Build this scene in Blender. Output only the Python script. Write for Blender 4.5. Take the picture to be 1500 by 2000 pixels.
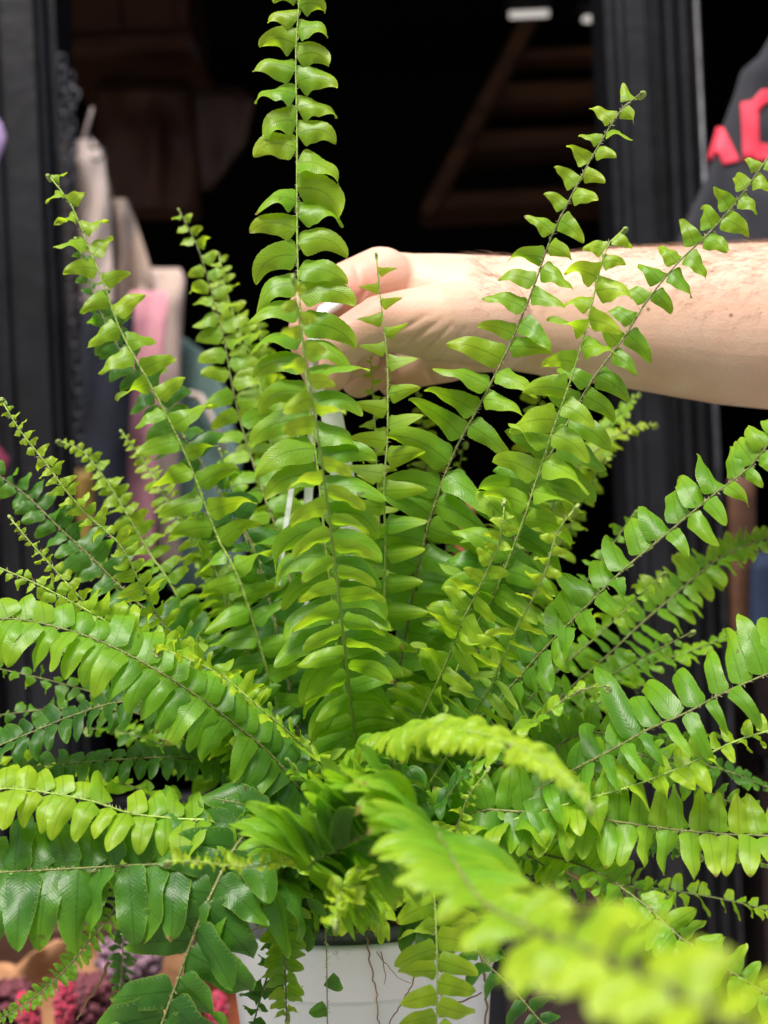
import bpy, bmesh, math, random
import numpy as np
from mathutils import Vector, Matrix, noise
from mathutils.geometry import tessellate_polygon

random.seed(11); rng = np.random.default_rng(11)
for o in list(bpy.data.objects): bpy.data.objects.remove(o)
SC = bpy.context.scene
COL = SC.collection

# ------------------------------------------------------------------ camera
F = 2605.0                       # focal length in photograph pixels (1500 x 2000)
ROLL = math.radians(2.7)
CAM = Vector((0, 0, 1.45))
R_ = Vector((math.cos(ROLL), 0, -math.sin(ROLL)))
U_ = Vector((math.sin(ROLL), 0, math.cos(ROLL)))
F_ = Vector((0, 1, 0))
cd = bpy.data.cameras.new('camera'); cam = bpy.data.objects.new('camera', cd); COL.objects.link(cam)
M = Matrix((R_, U_, -F_)).transposed().to_4x4(); M.translation = CAM
cam.matrix_world = M
cd.sensor_fit = 'VERTICAL'; cd.sensor_height = 24; cd.lens = 24 * F / 2000
cd.clip_start = 0.02; cd.clip_end = 300
cd.dof.use_dof = True; cd.dof.focus_distance = 0.665
cd.dof.aperture_fstop = (cd.lens / 1000) / 0.0066
SC.camera = cam

# ------------------------------------------------------------------ light
SUN_EL, SUN_ROT = math.radians(62), math.radians(200)
w = bpy.data.worlds.new('World'); SC.world = w; w.use_nodes = True
nt = w.node_tree; bg = nt.nodes['Background']
sky = nt.nodes.new('ShaderNodeTexSky'); sky.sky_type = 'NISHITA'; sky.sun_disc = False
sky.sun_elevation = SUN_EL; sky.sun_rotation = SUN_ROT; sky.air_density = 1.0; sky.dust_density = 4.0
sky.ozone_density = 1.0
nt.links.new(sky.outputs[0], bg.inputs[0]); bg.inputs[1].default_value = 0.085
sl = bpy.data.lights.new('sun', 'SUN'); sl.energy = 1.5; sl.angle = math.radians(20); sl.color = (1, .965, .91)
so = bpy.data.objects.new('sun', sl); COL.objects.link(so)
sd = Vector((math.sin(SUN_ROT)*math.cos(SUN_EL), math.cos(SUN_ROT)*math.cos(SUN_EL), math.sin(SUN_EL)))
so.rotation_euler = sd.to_track_quat('Z', 'Y').to_euler()
so.location = (0, -2, 6)
vs = SC.view_settings; vs.view_transform = 'Standard'; vs.look = 'None'; vs.gamma = 1; vs.exposure = 1.7
vs.use_curve_mapping = False
SC.render.engine = 'CYCLES'
SC.cycles.max_bounces = 8; SC.cycles.transmission_bounces = 6; SC.cycles.transparent_max_bounces = 8

# ------------------------------------------------------------------ helpers
def P(px, py, d):
    return CAM + F_*d + R_*((px-750)/F*d) + U_*((1000-py)/F*d)

def tag(o, label=None, cat=None, group=None, kind=None):
    if label: o['label'] = label
    if cat: o['category'] = cat
    if group: o['group'] = group
    if kind: o['kind'] = kind
    return o

def empty(name, loc, label, cat, group=None):
    o = bpy.data.objects.new(name, None); COL.objects.link(o); o.location = loc
    o.empty_display_size = .02
    return tag(o, label, cat, group)

def put(name, me, mats, parent=None, smooth=True):
    if not isinstance(mats, (list, tuple)): mats = [mats]
    for m in mats: me.materials.append(m)
    if smooth:
        me.polygons.foreach_set('use_smooth', [True]*len(me.polygons))
    o = bpy.data.objects.new(name, me); COL.objects.link(o)
    if parent is not None:
        o.parent = parent
        o.matrix_parent_inverse = Matrix.Translation(-Vector(parent_world(parent)))
    return o

def parent_world(p):
    # parents here are empties with a location only, or meshes at the origin
    v = Vector(p.location)
    q = p.parent
    if q is not None and p.type == 'EMPTY': v = v + parent_world(q)
    elif q is not None: v = Vector((0, 0, 0))
    return v

def mesh(vs_, fs, name='m'):
    me = bpy.data.meshes.new(name); me.from_pydata([tuple(v) for v in vs_], [], fs); me.update(); return me

class MB:
    def __init__(s): s.v = []; s.f = []
    def box(s, a, b):
        x0, y0, z0 = a; x1, y1, z1 = b; n = len(s.v)
        s.v += [(x0,y0,z0),(x1,y0,z0),(x1,y1,z0),(x0,y1,z0),(x0,y0,z1),(x1,y0,z1),(x1,y1,z1),(x0,y1,z1)]
        s.f += [tuple(n+i for i in q) for q in ((0,3,2,1),(4,5,6,7),(0,1,5,4),(1,2,6,5),(2,3,7,6),(3,0,4,7))]
    def tube(s, pts, rad, k=8, cap=True, flat=None):
        pts = [Vector(p) for p in pts]; n0 = len(s.v); N = len(pts)
        if not hasattr(rad, '__len__'): rad = [rad]*N
        up = Vector((0.12, 0.3, 1)).normalized()
        for i, p in enumerate(pts):
            t = (pts[min(i+1, N-1)] - pts[max(i-1, 0)])
            t = t.normalized() if t.length > 1e-9 else Vector((0,0,1))
            if abs(t.dot(up)) > .96: up = Vector((1, .2, 0)).normalized()
            a = t.cross(up).normalized(); b = a.cross(t).normalized()
            up = b
            for j in range(k):
                q = 2*math.pi*j/k
                s.v.append(tuple(p + a*math.cos(q)*rad[i] + b*math.sin(q)*rad[i]*(flat or 1)))
        for i in range(N-1):
            for j in range(k):
                s.f.append((n0+i*k+j, n0+i*k+(j+1)%k, n0+(i+1)*k+(j+1)%k, n0+(i+1)*k+j))
        if cap:
            s.f.append(tuple(n0+j for j in reversed(range(k)))); s.f.append(tuple(n0+(N-1)*k+j for j in range(k)))
    def ball(s, c, r, nu=14, nv=9, sc=(1,1,1), f=None):
        n0 = len(s.v); c = Vector(c)
        for i in range(nv+1):
            th = math.pi*i/nv
            for j in range(nu):
                ph = 2*math.pi*j/nu
                d = Vector((math.sin(th)*math.cos(ph)*sc[0], math.sin(th)*math.sin(ph)*sc[1], math.cos(th)*sc[2]))
                s.v.append(tuple(c + d*r*(f(d) if f else 1)))
        for i in range(nv):
            for j in range(nu):
                s.f.append((n0+i*nu+j, n0+(i+1)*nu+j, n0+(i+1)*nu+(j+1)%nu, n0+i*nu+(j+1)%nu))
    def build(s, name, mat, parent=None, smooth=False, bevel=0):
        o = put(name, mesh(s.v, s.f), mat, parent, smooth)
        if bevel:
            m = o.modifiers.new('bevel', 'BEVEL'); m.width = bevel; m.segments = 2; m.limit_method = 'ANGLE'
        return o

# ------------------------------------------------------------------ materials
def nodes(name):
    m = bpy.data.materials.new(name); m.use_nodes = True
    return m, m.node_tree, m.node_tree.nodes['Principled BSDF']
def simple(name, col, rough=.6, var=.25, scale=8, bump=.15, bscale=60, metal=0, coat=0, spec=.5, sheen=0, stretch=(1,1,1)):
    m, t, b = nodes(name)
    tc = t.nodes.new('ShaderNodeTexCoord'); mp = t.nodes.new('ShaderNodeMapping'); mp.inputs['Scale'].default_value = stretch
    t.links.new(tc.outputs['Object'], mp.inputs[0])
    n = t.nodes.new('ShaderNodeTexNoise'); n.inputs['Scale'].default_value = scale; n.inputs['Detail'].default_value = 6
    t.links.new(mp.outputs[0], n.inputs['Vector'])
    r = t.nodes.new('ShaderNodeValToRGB'); r.color_ramp.elements[0].position = .3; r.color_ramp.elements[1].position = .7
    lo = [max(0, c*(1-var)) for c in col]; hi = [min(1, c*(1+var)) for c in col]
    r.color_ramp.elements[0].color = (*lo, 1); r.color_ramp.elements[1].color = (*hi, 1)
    t.links.new(n.outputs['Fac'], r.inputs[0]); t.links.new(r.outputs[0], b.inputs['Base Color'])
    b.inputs['Roughness'].default_value = rough; b.inputs['Metallic'].default_value = metal
    b.inputs['Specular IOR Level'].default_value = spec
    b.inputs['Coat Weight'].default_value = coat; b.inputs['Sheen Weight'].default_value = sheen
    if bump:
        n2 = t.nodes.new('ShaderNodeTexNoise'); n2.inputs['Scale'].default_value = bscale; n2.inputs['Detail'].default_value = 5
        t.links.new(mp.outputs[0], n2.inputs['Vector'])
        bp = t.nodes.new('ShaderNodeBump'); bp.inputs['Strength'].default_value = bump; bp.inputs['Distance'].default_value = .01
        t.links.new(n2.outputs['Fac'], bp.inputs['Height']); t.links.new(bp.outputs[0], b.inputs['Normal'])
    return m

def leaf_material():
    m, t, b = nodes('fern_leaf'); N = t.nodes; L = t.links
    out = N['Material Output']
    at = N.new('ShaderNodeAttribute'); at.attribute_name = 'age'
    uv = N.new('ShaderNodeUVMap'); uv.uv_map = 'UVMap'
    sx = N.new('ShaderNodeSeparateXYZ'); L.new(uv.outputs[0], sx.inputs[0])
    def math_(op, a, bb=None, c=None):
        n = N.new('ShaderNodeMath'); n.operation = op
        for i, q in enumerate((a, bb, c)):
            if q is None: continue
            if isinstance(q, (int, float)): n.inputs[i].default_value = q
            else: L.new(q, n.inputs[i])
        return n.outputs[0]
    u = math_('ABSOLUTE', math_('SUBTRACT', sx.outputs[0], .5))   # 0 .. .5
    v = sx.outputs[1]
    tc = N.new('ShaderNodeTexCoord')
    nz = N.new('ShaderNodeTexNoise'); nz.inputs['Scale'].default_value = 90; nz.inputs['Detail'].default_value = 4
    L.new(tc.outputs['Object'], nz.inputs[0])
    age = math_('ADD', at.outputs['Fac'], math_('MULTIPLY', math_('SUBTRACT', nz.outputs['Fac'], .5), .25))
    def ramp(cols):
        r = N.new('ShaderNodeValToRGB'); e = r.color_ramp.elements
        e[0].position = 0; e[0].color = (*cols[0][1], 1); e[1].position = 1; e[1].color = (*cols[-1][1], 1)
        for p, c in cols[1:-1]:
            q = e.new(p); q.color = (*c, 1)
        L.new(age, r.inputs[0]); return r.outputs[0]
    base = ramp([(0, (.030, .112, .022)), (.3, (.070, .205, .026)), (.6, (.165, .37, .022)), (1, (.38, .54, .028))])
    tran = ramp([(0, (.08, .25, .010)), (.3, (.18, .44, .014)), (.6, (.36, .68, .014)), (1, (.60, .80, .03))])
    nb0 = N.new('ShaderNodeTexNoise'); nb0.inputs['Scale'].default_value = 400; L.new(tc.outputs['Object'], nb0.inputs[0])
    # lateral veins and midrib
    ph = math_('MULTIPLY', math_('SUBTRACT', v, math_('MULTIPLY', u, .35)), 120)
    vein = math_('POWER', math_('ADD', math_('MULTIPLY', math_('SINE', ph), .5), .5), 3)
    mid = math_('LESS_THAN', u, .030)
    # pale lime dots along the margin of old leaflets
    dots = math_('MULTIPLY', math_('GREATER_THAN', math_('SINE', math_('MULTIPLY', v, 95)), .975),
                 math_('MULTIPLY', math_('GREATER_THAN', u, .40), math_('LESS_THAN', u, .44)))
    dots = math_('MULTIPLY', dots, math_('LESS_THAN', at.outputs['Fac'], .28))
    mx = N.new('ShaderNodeMix'); mx.data_type = 'RGBA'; mx.blend_type = 'MULTIPLY'
    L.new(math_('MAXIMUM', math_('MULTIPLY', vein, .07), math_('MULTIPLY', mid, .45)), mx.inputs[0])
    L.new(base, mx.inputs[6]); mx.inputs[7].default_value = (.45, .5, .3, 1)
    mx2 = N.new('ShaderNodeMix'); mx2.data_type = 'RGBA'; L.new(dots, mx2.inputs[0])
    L.new(mx.outputs[2], mx2.inputs[6]); mx2.inputs[7].default_value = (.55, .6, .4, 1)
    # pale rim and browned specks
    rim = N.new('ShaderNodeMix'); rim.data_type = 'RGBA'
    L.new(math_('MULTIPLY', math_('GREATER_THAN', u, .468), .5), rim.inputs[0])
    L.new(mx2.outputs[2], rim.inputs[6]); rim.inputs[7].default_value = (.30, .42, .06, 1)
    sp = N.new('ShaderNodeTexNoise'); sp.inputs['Scale'].default_value = 210; sp.inputs['Detail'].default_value = 1
    L.new(tc.outputs['Object'], sp.inputs[0])
    br = N.new('ShaderNodeMix'); br.data_type = 'RGBA'
    L.new(math_('MULTIPLY', math_('GREATER_THAN', sp.outputs['Fac'], .775), .8), br.inputs[0])
    L.new(rim.outputs[2], br.inputs[6]); br.inputs[7].default_value = (.10, .055, .02, 1)
    bt = N.new('ShaderNodeMix'); bt.data_type = 'RGBA'
    bn = N.new('ShaderNodeTexNoise'); bn.inputs['Scale'].default_value = 45; L.new(tc.outputs['Object'], bn.inputs[0])
    L.new(math_('MULTIPLY', math_('GREATER_THAN', math_('ADD', v, math_('MULTIPLY', nb0.outputs['Fac'], .10)), .985), math_('GREATER_THAN', bn.outputs['Fac'], .60)), bt.inputs[0])
    L.new(br.outputs[2], bt.inputs[6]); bt.inputs[7].default_value = (.20, .10, .035, 1); br = bt
    # underside is a little paler and duller
    ge = N.new('ShaderNodeNewGeometry')
    ud = N.new('ShaderNodeMix'); ud.data_type = 'RGBA'
    L.new(math_('MULTIPLY', ge.outputs['Backfacing'], .35), ud.inputs[0])
    L.new(br.outputs[2], ud.inputs[6]); ud.inputs[7].default_value = (.14, .24, .06, 1)
    L.new(ud.outputs[2], b.inputs['Base Color'])
    L.new(math_('ADD', .37, math_('MULTIPLY', ge.outputs['Backfacing'], .25)), b.inputs['Roughness'])
    b.inputs['Specular IOR Level'].default_value = .5
    nb = N.new('ShaderNodeTexNoise'); nb.inputs['Scale'].default_value = 260; nb.inputs['Detail'].default_value = 3
    L.new(tc.outputs['Object'], nb.inputs[0])
    bp = N.new('ShaderNodeBump'); bp.inputs['Strength'].default_value = .55; bp.inputs['Distance'].default_value = .0006
    h = math_('ADD', math_('MULTIPLY', vein, -.12), math_('ADD', math_('MULTIPLY', mid, -1.2), nb.outputs['Fac']))
    L.new(h, bp.inputs['Height']); L.new(bp.outputs[0], b.inputs['Normal'])
    tr = N.new('ShaderNodeBsdfTranslucent'); 
    tm = N.new('ShaderNodeMix'); tm.data_type = 'RGBA'; tm.blend_type = 'MULTIPLY'
    L.new(math_('MAXIMUM', math_('MULTIPLY', vein, .14), math_('MULTIPLY', mid, .5)), tm.inputs[0])
    L.new(tran, tm.inputs[6]); tm.inputs[7].default_value = (.4, .5, .3, 1)
    L.new(tm.outputs[2], tr.inputs[0]); L.new(bp.outputs[0], tr.inputs['Normal'])
    ms = N.new('ShaderNodeMixShader'); ms.inputs[0].default_value = .54
    L.new(b.outputs[0], ms.inputs[1]); L.new(tr.outputs[0], ms.inputs[2]); L.new(ms.outputs[0], out.inputs[0])
    return m
LEAF = leaf_material()
STEM_Y = simple('young_stem', (.28, .40, .07), .55, .2, 60, .3, 300)
STEM_O = simple('old_stem', (.17, .19, .055), .6, .3, 80, .4, 300)
SCALE = simple('stem_scales', (.36, .33, .17), .8, .3, 200, 0)
BLACK = simple('black_gloss_paint', (.0065, .0065, .0085), .42, .5, 9, .2, 25, spec=.45)
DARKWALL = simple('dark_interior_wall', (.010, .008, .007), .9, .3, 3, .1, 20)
WOOD = simple('old_wood', (.10, .040, .016), .7, .4, 5, .3, 40, stretch=(1, 1, 6))
WOOD2 = simple('brown_wood', (.06, .023, .011), .65, .4, 5, .2, 40)
RUST = simple('rusty_metal', (.12, .045, .015), .85, .5, 60, .4, 120)
CHAIN = simple('dull_steel', (.06, .06, .068), .45, .3, 40, .2, 200, metal=.7)
BEIGE = simple('beige_canvas', (.74, .59, .51), .9, .12, 12, .3, 350, sheen=.2)
TAUPE = simple('taupe_canvas', (.38, .28, .22), .9, .15, 12, .3, 350, sheen=.2)
PINK = simple('pink_canvas', (.62, .27, .32), .9, .1, 12, .3, 350, sheen=.2)
NAVY = simple('navy_canvas', (.003, .005, .014), .9, .2, 12, .3, 350)
TEAL = simple('sage_canvas', (.11, .19, .17), .9, .15, 12, .3, 350, sheen=.2)
PURPLE = simple('lilac_cloth', (.34, .24, .44), .9, .15, 12, .2, 200)
JACKET = simple('charcoal_cloth', (.014, .0145, .021), .85, .2, 10, .25, 300, sheen=.1)
PRINT = simple('coral_red_print', (.80, .035, .075), .6, .06, 30, .1, 200)
KRAFT = simple('kraft_paper', (.42, .21, .10), .8, .2, 12, .3, 50)
CRIMSON = simple('crimson_plume', (.42, .004, .05), .9, .35, 90, .6, 250, sheen=.4)
MAUVE = simple('mauve_bloom', (.17, .045, .06), .9, .5, 120, .8, 250)
ORANGE = simple('orange_paper', (.22, .055, .02), .7, .2, 12, .2, 60)
YELLOW = simple('yellow_paper', (.25, .15, .02), .7, .2, 12, .2, 60)
BRICK = simple('red_brown_brick', (.022, .009, .007), .85, .4, 14, .5, 60)
PAVE = simple('paving_stone', (.27, .26, .245), .85, .2, 3, .3, 40)
SOIL = simple('coir_soil', (.075, .032, .017), .95, .5, 90, 1.0, 160)
ROOT = simple('pale_root', (.32, .18, .09), .8, .3, 100, .3, 300)
GREY = simple('grey_plastic', (.13, .135, .14), .45, .15, 20, .1, 100)
NAIL = simple('nail', (.78, .48, .42), .3, .06, 60, .05, 100, spec=.6)
HAIR = simple('arm_hair', (.32, .18, .10), .6, .3, 40, 0)
BUD = simple('fiddlehead_fuzz', (.38, .52, .13), .8, .2, 300, .8, 500)
WHITE = simple('white_hanger_plastic', (.80, .80, .80), .38, .03, 20, .05, 100)

def pot_material():
    m, t, b = nodes('white_pot_plastic'); N = t.nodes; L = t.links
    tc = N.new('ShaderNodeTexCoord')
    n1 = N.new('ShaderNodeTexNoise'); n1.inputs['Scale'].default_value = 260; n1.inputs['Detail'].default_value = 3
    n2 = N.new('ShaderNodeTexNoise'); n2.inputs['Scale'].default_value = 24; n2.inputs['Detail'].default_value = 4
    for n in (n1, n2): L.new(tc.outputs['Object'], n.inputs[0])
    r = N.new('ShaderNodeValToRGB'); r.color_ramp.elements[0].position = .625; r.color_ramp.elements[1].position = .69
    r.color_ramp.elements[0].color = (0,0,0,1); r.color_ramp.elements[1].color = (1,1,1,1)
    L.new(n1.outputs[0], r.inputs[0])
    r2 = N.new('ShaderNodeValToRGB'); r2.color_ramp.elements[0].position = .5; r2.color_ramp.elements[1].position = .7
    L.new(n2.outputs[0], r2.inputs[0])
    mm = N.new('ShaderNodeMath'); mm.operation = 'MULTIPLY'; L.new(r.outputs[0], mm.inputs[0]); L.new(r2.outputs[0], mm.inputs[1])
    mx = N.new('ShaderNodeMix'); mx.data_type = 'RGBA'; L.new(mm.outputs[0], mx.inputs[0])
    mx.inputs[6].default_value = (.86, .865, .88, 1); mx.inputs[7].default_value = (.20, .15, .10, 1)
    L.new(mx.outputs[2], b.inputs['Base Color']); b.inputs['Roughness'].default_value = .36
    return m
POTW = pot_material()

def skin_material():
    m, t, b = nodes('skin'); N = t.nodes; L = t.links
    tc = N.new('ShaderNodeTexCoord')
    def nz(s, d=4):
        n = N.new('ShaderNodeTexNoise'); n.inputs['Scale'].default_value = s; n.inputs['Detail'].default_value = d
        L.new(tc.outputs['Object'], n.inputs[0]); return n.outputs['Fac']
    r = N.new('ShaderNodeValToRGB'); e = r.color_ramp.elements
    e[0].position = .35; e[0].color = (.64, .40, .285, 1); e[1].position = .65; e[1].color = (.69, .465, .35, 1)
    L.new(nz(35), r.inputs[0])
    at = N.new('ShaderNodeAttribute'); at.attribute_name = 'flush'
    mx = N.new('ShaderNodeMix'); mx.data_type = 'RGBA'; L.new(at.outputs['Fac'], mx.inputs[0])
    L.new(r.outputs[0], mx.inputs[6]); mx.inputs[7].default_value = (.66, .22, .16, 1)
    # moles
    col = mx.outputs[2]
    for (px, py) in ((1447, 605), (1282, 592)):
        p = P(px, py, .757)
        vd = N.new('ShaderNodeVectorMath'); vd.operation = 'DISTANCE'; L.new(tc.outputs['Object'], vd.inputs[0])
        vd.inputs[1].default_value = (p.x, p.y, p.z)
        sep = N.new('ShaderNodeSeparateXYZ')
        sb = N.new('ShaderNodeVectorMath'); sb.operation = 'MULTIPLY'; sb.inputs[1].default_value = (1, 0, 1); L.new(tc.outputs['Object'], sb.inputs[0])
        vd.inputs[1].default_value = (p.x, 0, p.z); L.new(sb.outputs[0], vd.inputs[0])
        lt = N.new('ShaderNodeMapRange'); lt.inputs[1].default_value = .0008; lt.inputs[2].default_value = .0015
        lt.inputs[3].default_value = .75; lt.inputs[4].default_value = 0; L.new(vd.outputs['Value'], lt.inputs[0])
        q = N.new('ShaderNodeMix'); q.data_type = 'RGBA'; L.new(lt.outputs[0], q.inputs[0]); L.new(col, q.inputs[6])
        q.inputs[7].default_value = (.16, .06, .04, 1); col = q.outputs[2]
    L.new(col, b.inputs['Base Color'])
    b.inputs['Roughness'].default_value = .52; b.inputs['Subsurface Weight'].default_value = .25
    b.inputs['Subsurface Radius'].default_value = (.008, .003, .0015); b.inputs['Subsurface Scale'].default_value = 1
    vo = N.new('ShaderNodeTexVoronoi'); vo.inputs['Scale'].default_value = 700; L.new(tc.outputs['Object'], vo.inputs[0])
    ad = N.new('ShaderNodeMath'); ad.operation = 'MULTIPLY_ADD'; ad.inputs[1].default_value = .5
    L.new(vo.outputs['Distance'], ad.inputs[0]); L.new(nz(120, 6), ad.inputs[2])
    bp = N.new('ShaderNodeBump'); bp.inputs['Strength'].default_value = .25; bp.inputs['Distance'].default_value = .001
    L.new(ad.outputs[0], bp.inputs['Height']); L.new(bp.outputs[0], b.inputs['Normal'])
    return m
SKIN = skin_material()

# ------------------------------------------------------------------ setting
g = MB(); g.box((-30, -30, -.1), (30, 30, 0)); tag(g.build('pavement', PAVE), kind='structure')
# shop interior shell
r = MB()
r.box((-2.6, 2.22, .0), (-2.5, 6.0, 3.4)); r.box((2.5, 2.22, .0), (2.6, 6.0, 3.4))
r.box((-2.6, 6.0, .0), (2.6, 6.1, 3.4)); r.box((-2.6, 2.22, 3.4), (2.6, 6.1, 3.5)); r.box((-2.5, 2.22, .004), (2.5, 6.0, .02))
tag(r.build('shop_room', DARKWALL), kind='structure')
# facade: dark walls either side, lintel above
fw = MB()
fw.box((-2.6, 2.05, 0), (-1.25, 2.2, 3.5)); fw.box((1.25, 2.05, 0), (2.6, 2.2, 3.5)); fw.box((-1.25, 2.05, 2.62), (1.25, 2.2, 3.5))
tag(fw.build('shop_front_wall', BLACK), kind='structure')
up = MB(); up.box((-14, 2.06, 3.502), (14, 2.5, 9.5)); up.box((-14, 2.06, 0), (-2.602, 2.5, 3.5)); up.box((2.602, 2.06, 0), (14, 2.5, 3.5))
tag(up.build('upper_facade', simple('street_brick', (.20, .12, .085), .85, .3, 4, .4, 30)), kind='structure')
op = MB(); op.box((-16, -8.5, 0), (16, -8, 8.0))
tag(op.build('street_wall', simple('opposite_render', (.16, .15, .135), .85, .2, 2, .3, 20)), kind='structure')

def moulded_post(name, label, x0, x1, y, steps, group):
    """a timber door post whose front is a run of vertical fillets, coves and beads"""
    root = empty(name, ((x0+x1)/2, y, 0), label, 'door post', group)
    n = len(steps); vs_ = []; fs = []
    W = x1-x0
    prof = []
    for (u0, u1, dep, rnd) in steps:
        if rnd:
            for k in range(9):
                a = math.pi*k/8
                prof.append((x0+W*(u0+(u1-u0)*(1-math.cos(a))/2), y-dep-math.sin(a)*rnd))
        else:
            prof += [(x0+W*u0, y-dep), (x0+W*u1-.0006, y-dep)]
    prof = [(x0, y+.12)]+prof+[(x1, y+.12)]
    z0, z1 = .02, 2.618
    for z in (z0, z1):
        for q in prof: vs_.append((q[0], q[1], z))
    k = len(prof)
    for i in range(k):
        j = (i+1) % k
        fs.append((i, j, k+j, k+i))
    me = mesh(vs_, fs); bmz = bmesh.new(); bmz.from_mesh(me); bmesh.ops.recalc_face_normals(bmz, faces=bmz.faces); bmz.to_mesh(me)
    put('post_moulding', me, BLACK, root, smooth=False)
    return root
lp = moulded_post('door_post', 'black painted left door post with a rusty groove, beside the hanging chain', -.64, -.460, 2.0,
    [(0,.18,.02,0),(.18,.34,.02,.02),(.34,.46,.006,0),(.46,.50,-.02,0),(.50,.56,.03,.004),(.56,.86,.022,0),(.86,.93,.004,.01),(.93,1,-.01,0)], 'door posts')
rs = MB(); rs.tube([(-.5575, 2.014, .3), (-.5575, 2.014, 1.62)], .0028, 6); rs.build('rust_streak', RUST, lp)
rp = moulded_post('door_post', 'black fluted right door post behind the forearm, with a pale worn outer edge', .366, .50, 2.0,
    [(0,.08,.0,0),(.08,.2,.012,.012),(.2,.42,.016,0),(.42,.50,.0,.012),(.50,.62,-.015,0),(.62,.72,.012,.014),(.72,.78,0,0),(.78,.9,.01,.012),(.9,.96,.0,0),(.96,1,.028,.003)], 'door posts')
ed = MB(); ed.tube([(.4955, 1.968, .1), (.4955, 1.968, 2.6)], .0042, 8)
ed.build('metal_edge_strip', simple('worn_edge', (.045, .045, .05), .4, .5, 30, .2, 60, metal=.5), rp, smooth=True)
# stall riser / lower door panel at the right of the right post
sp_ = empty('brick_pier', (.72, 2.1, 0), 'red brown brick pier right of the fluted black post', 'pier')
q = MB(); q.box((.56, 2.06, 0), (.9, 2.2, 1.37)); q.build('brickwork', BRICK, sp_)
q = MB(); q.box((.56, 2.02, 1.02), (.9, 2.058, 1.05)); q.build('ledge', BLACK, sp_)

# interior furniture -------------------------------------------------
def P3(px, py, d): return P(px, py, d)
def beam(mb, a, b, t, dp):
    a = Vector(a); b = Vector(b); d = (b-a).normalized(); n = Vector((0, 1, 0)); s = d.cross(n).normalized()
    n0 = len(mb.v)
    for p in (a, b):
        for (i, j) in ((-1,-1),(1,-1),(1,1),(-1,1)):
            mb.v.append(tuple(p + s*i*t/2 + n*j*dp/2))
    mb.f += [tuple(n0+i for i in q) for q in ((0,1,2,3),(7,6,5,4),(0,4,5,1),(1,5,6,2),(2,6,7,3),(3,7,4,0))]
st = empty('wooden_staircase', P(1000, 400, 3.2), 'dim wooden open staircase inside the dark shop', 'staircase')
m1 = MB(); beam(m1, P(1052, 10, 3.2), P(830, 430, 3.2), .035, .14); m1.build('string_board', WOOD, st, bevel=.004)
m1 = MB(); beam(m1, P(1290, 10, 3.6), P(1050, 430, 3.6), .03, .1); m1.build('string_board', WOOD2, st, bevel=.004)
for (x, y, h) in ((950, 182, 36), (893, 275, 32), (838, 392, 30), (990, 105, 16)):
    m1 = MB(); a = P(x, y-h/2, 3.22); b = P(1340, y-h/2-4, 3.22); hh = h/F*3.22
    m1.box((a.x, a.y, a.z-hh), (b.x, a.y+.22, a.z)); m1.build('tread', WOOD, st, bevel=.004)
lm, t, b = nodes('lamp_glow'); b.inputs['Emission Color'].default_value = (1, .93, .85, 1); b.inputs['Emission Strength'].default_value = .17
for (x0, x1, y0, y1, lab) in ((995, 1072, 21, 34, 'white strip light glowing above the staircase'), (1128, 1170, 30, 44, 'small round lamp glowing left of the fluted post')):
    a = P(x0, y0, 3.0); c = P(x1, y1, 3.0)
    root = empty('ceiling_lamp', ((a.x+c.x)/2, a.y, a.z), lab, 'lamp', 'lamps lit in the shop')
    m1 = MB()
    if x1-x0 > 60: m1.tube([(a.x, a.y, (a.z+c.z)/2), (c.x, a.y, (a.z+c.z)/2)], .008, 12)
    else: m1.ball(((a.x+c.x)/2, a.y, (a.z+c.z)/2), .015, sc=(1, 1, .45))
    m1.build('tube' if x1-x0 > 60 else 'bulb', lm, root, True)
    m1 = MB(); m1.box((a.x-.01, a.y-.02, a.z+.012), (c.x+.01, a.y+.03, a.z+.03)); m1.build('housing', BLACK, root)
ck = empty('wall_cupboard', P(245, 60, 2.9), 'brown wooden wall cupboard high inside the shop at the left', 'cupboard')
a = P(118, 118, 2.9); b_ = P(362, -80, 2.9)
m1 = MB(); m1.box((a.x, a.y, a.z+.04), (b_.x, a.y+.35, b_.z)); m1.build('carcass', WOOD2, ck, bevel=.004)
m1 = MB(); m1.box((a.x-.012, a.y-.03, a.z), (b_.x+.012, a.y+.35, a.z+.038)); m1.build('bottom_rail', WOOD, ck, bevel=.003)
m1 = MB(); m1.box((a.x+.03, a.y-.012, a.z+.06), ((a.x+b_.x)/2-.004, a.y-.001, b_.z)); m1.box(((a.x+b_.x)/2+.004, a.y-.012, a.z+.06), (b_.x-.03, a.y-.001, b_.z)); m1.build('door_panel', WOOD2, ck, bevel=.003)

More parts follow.
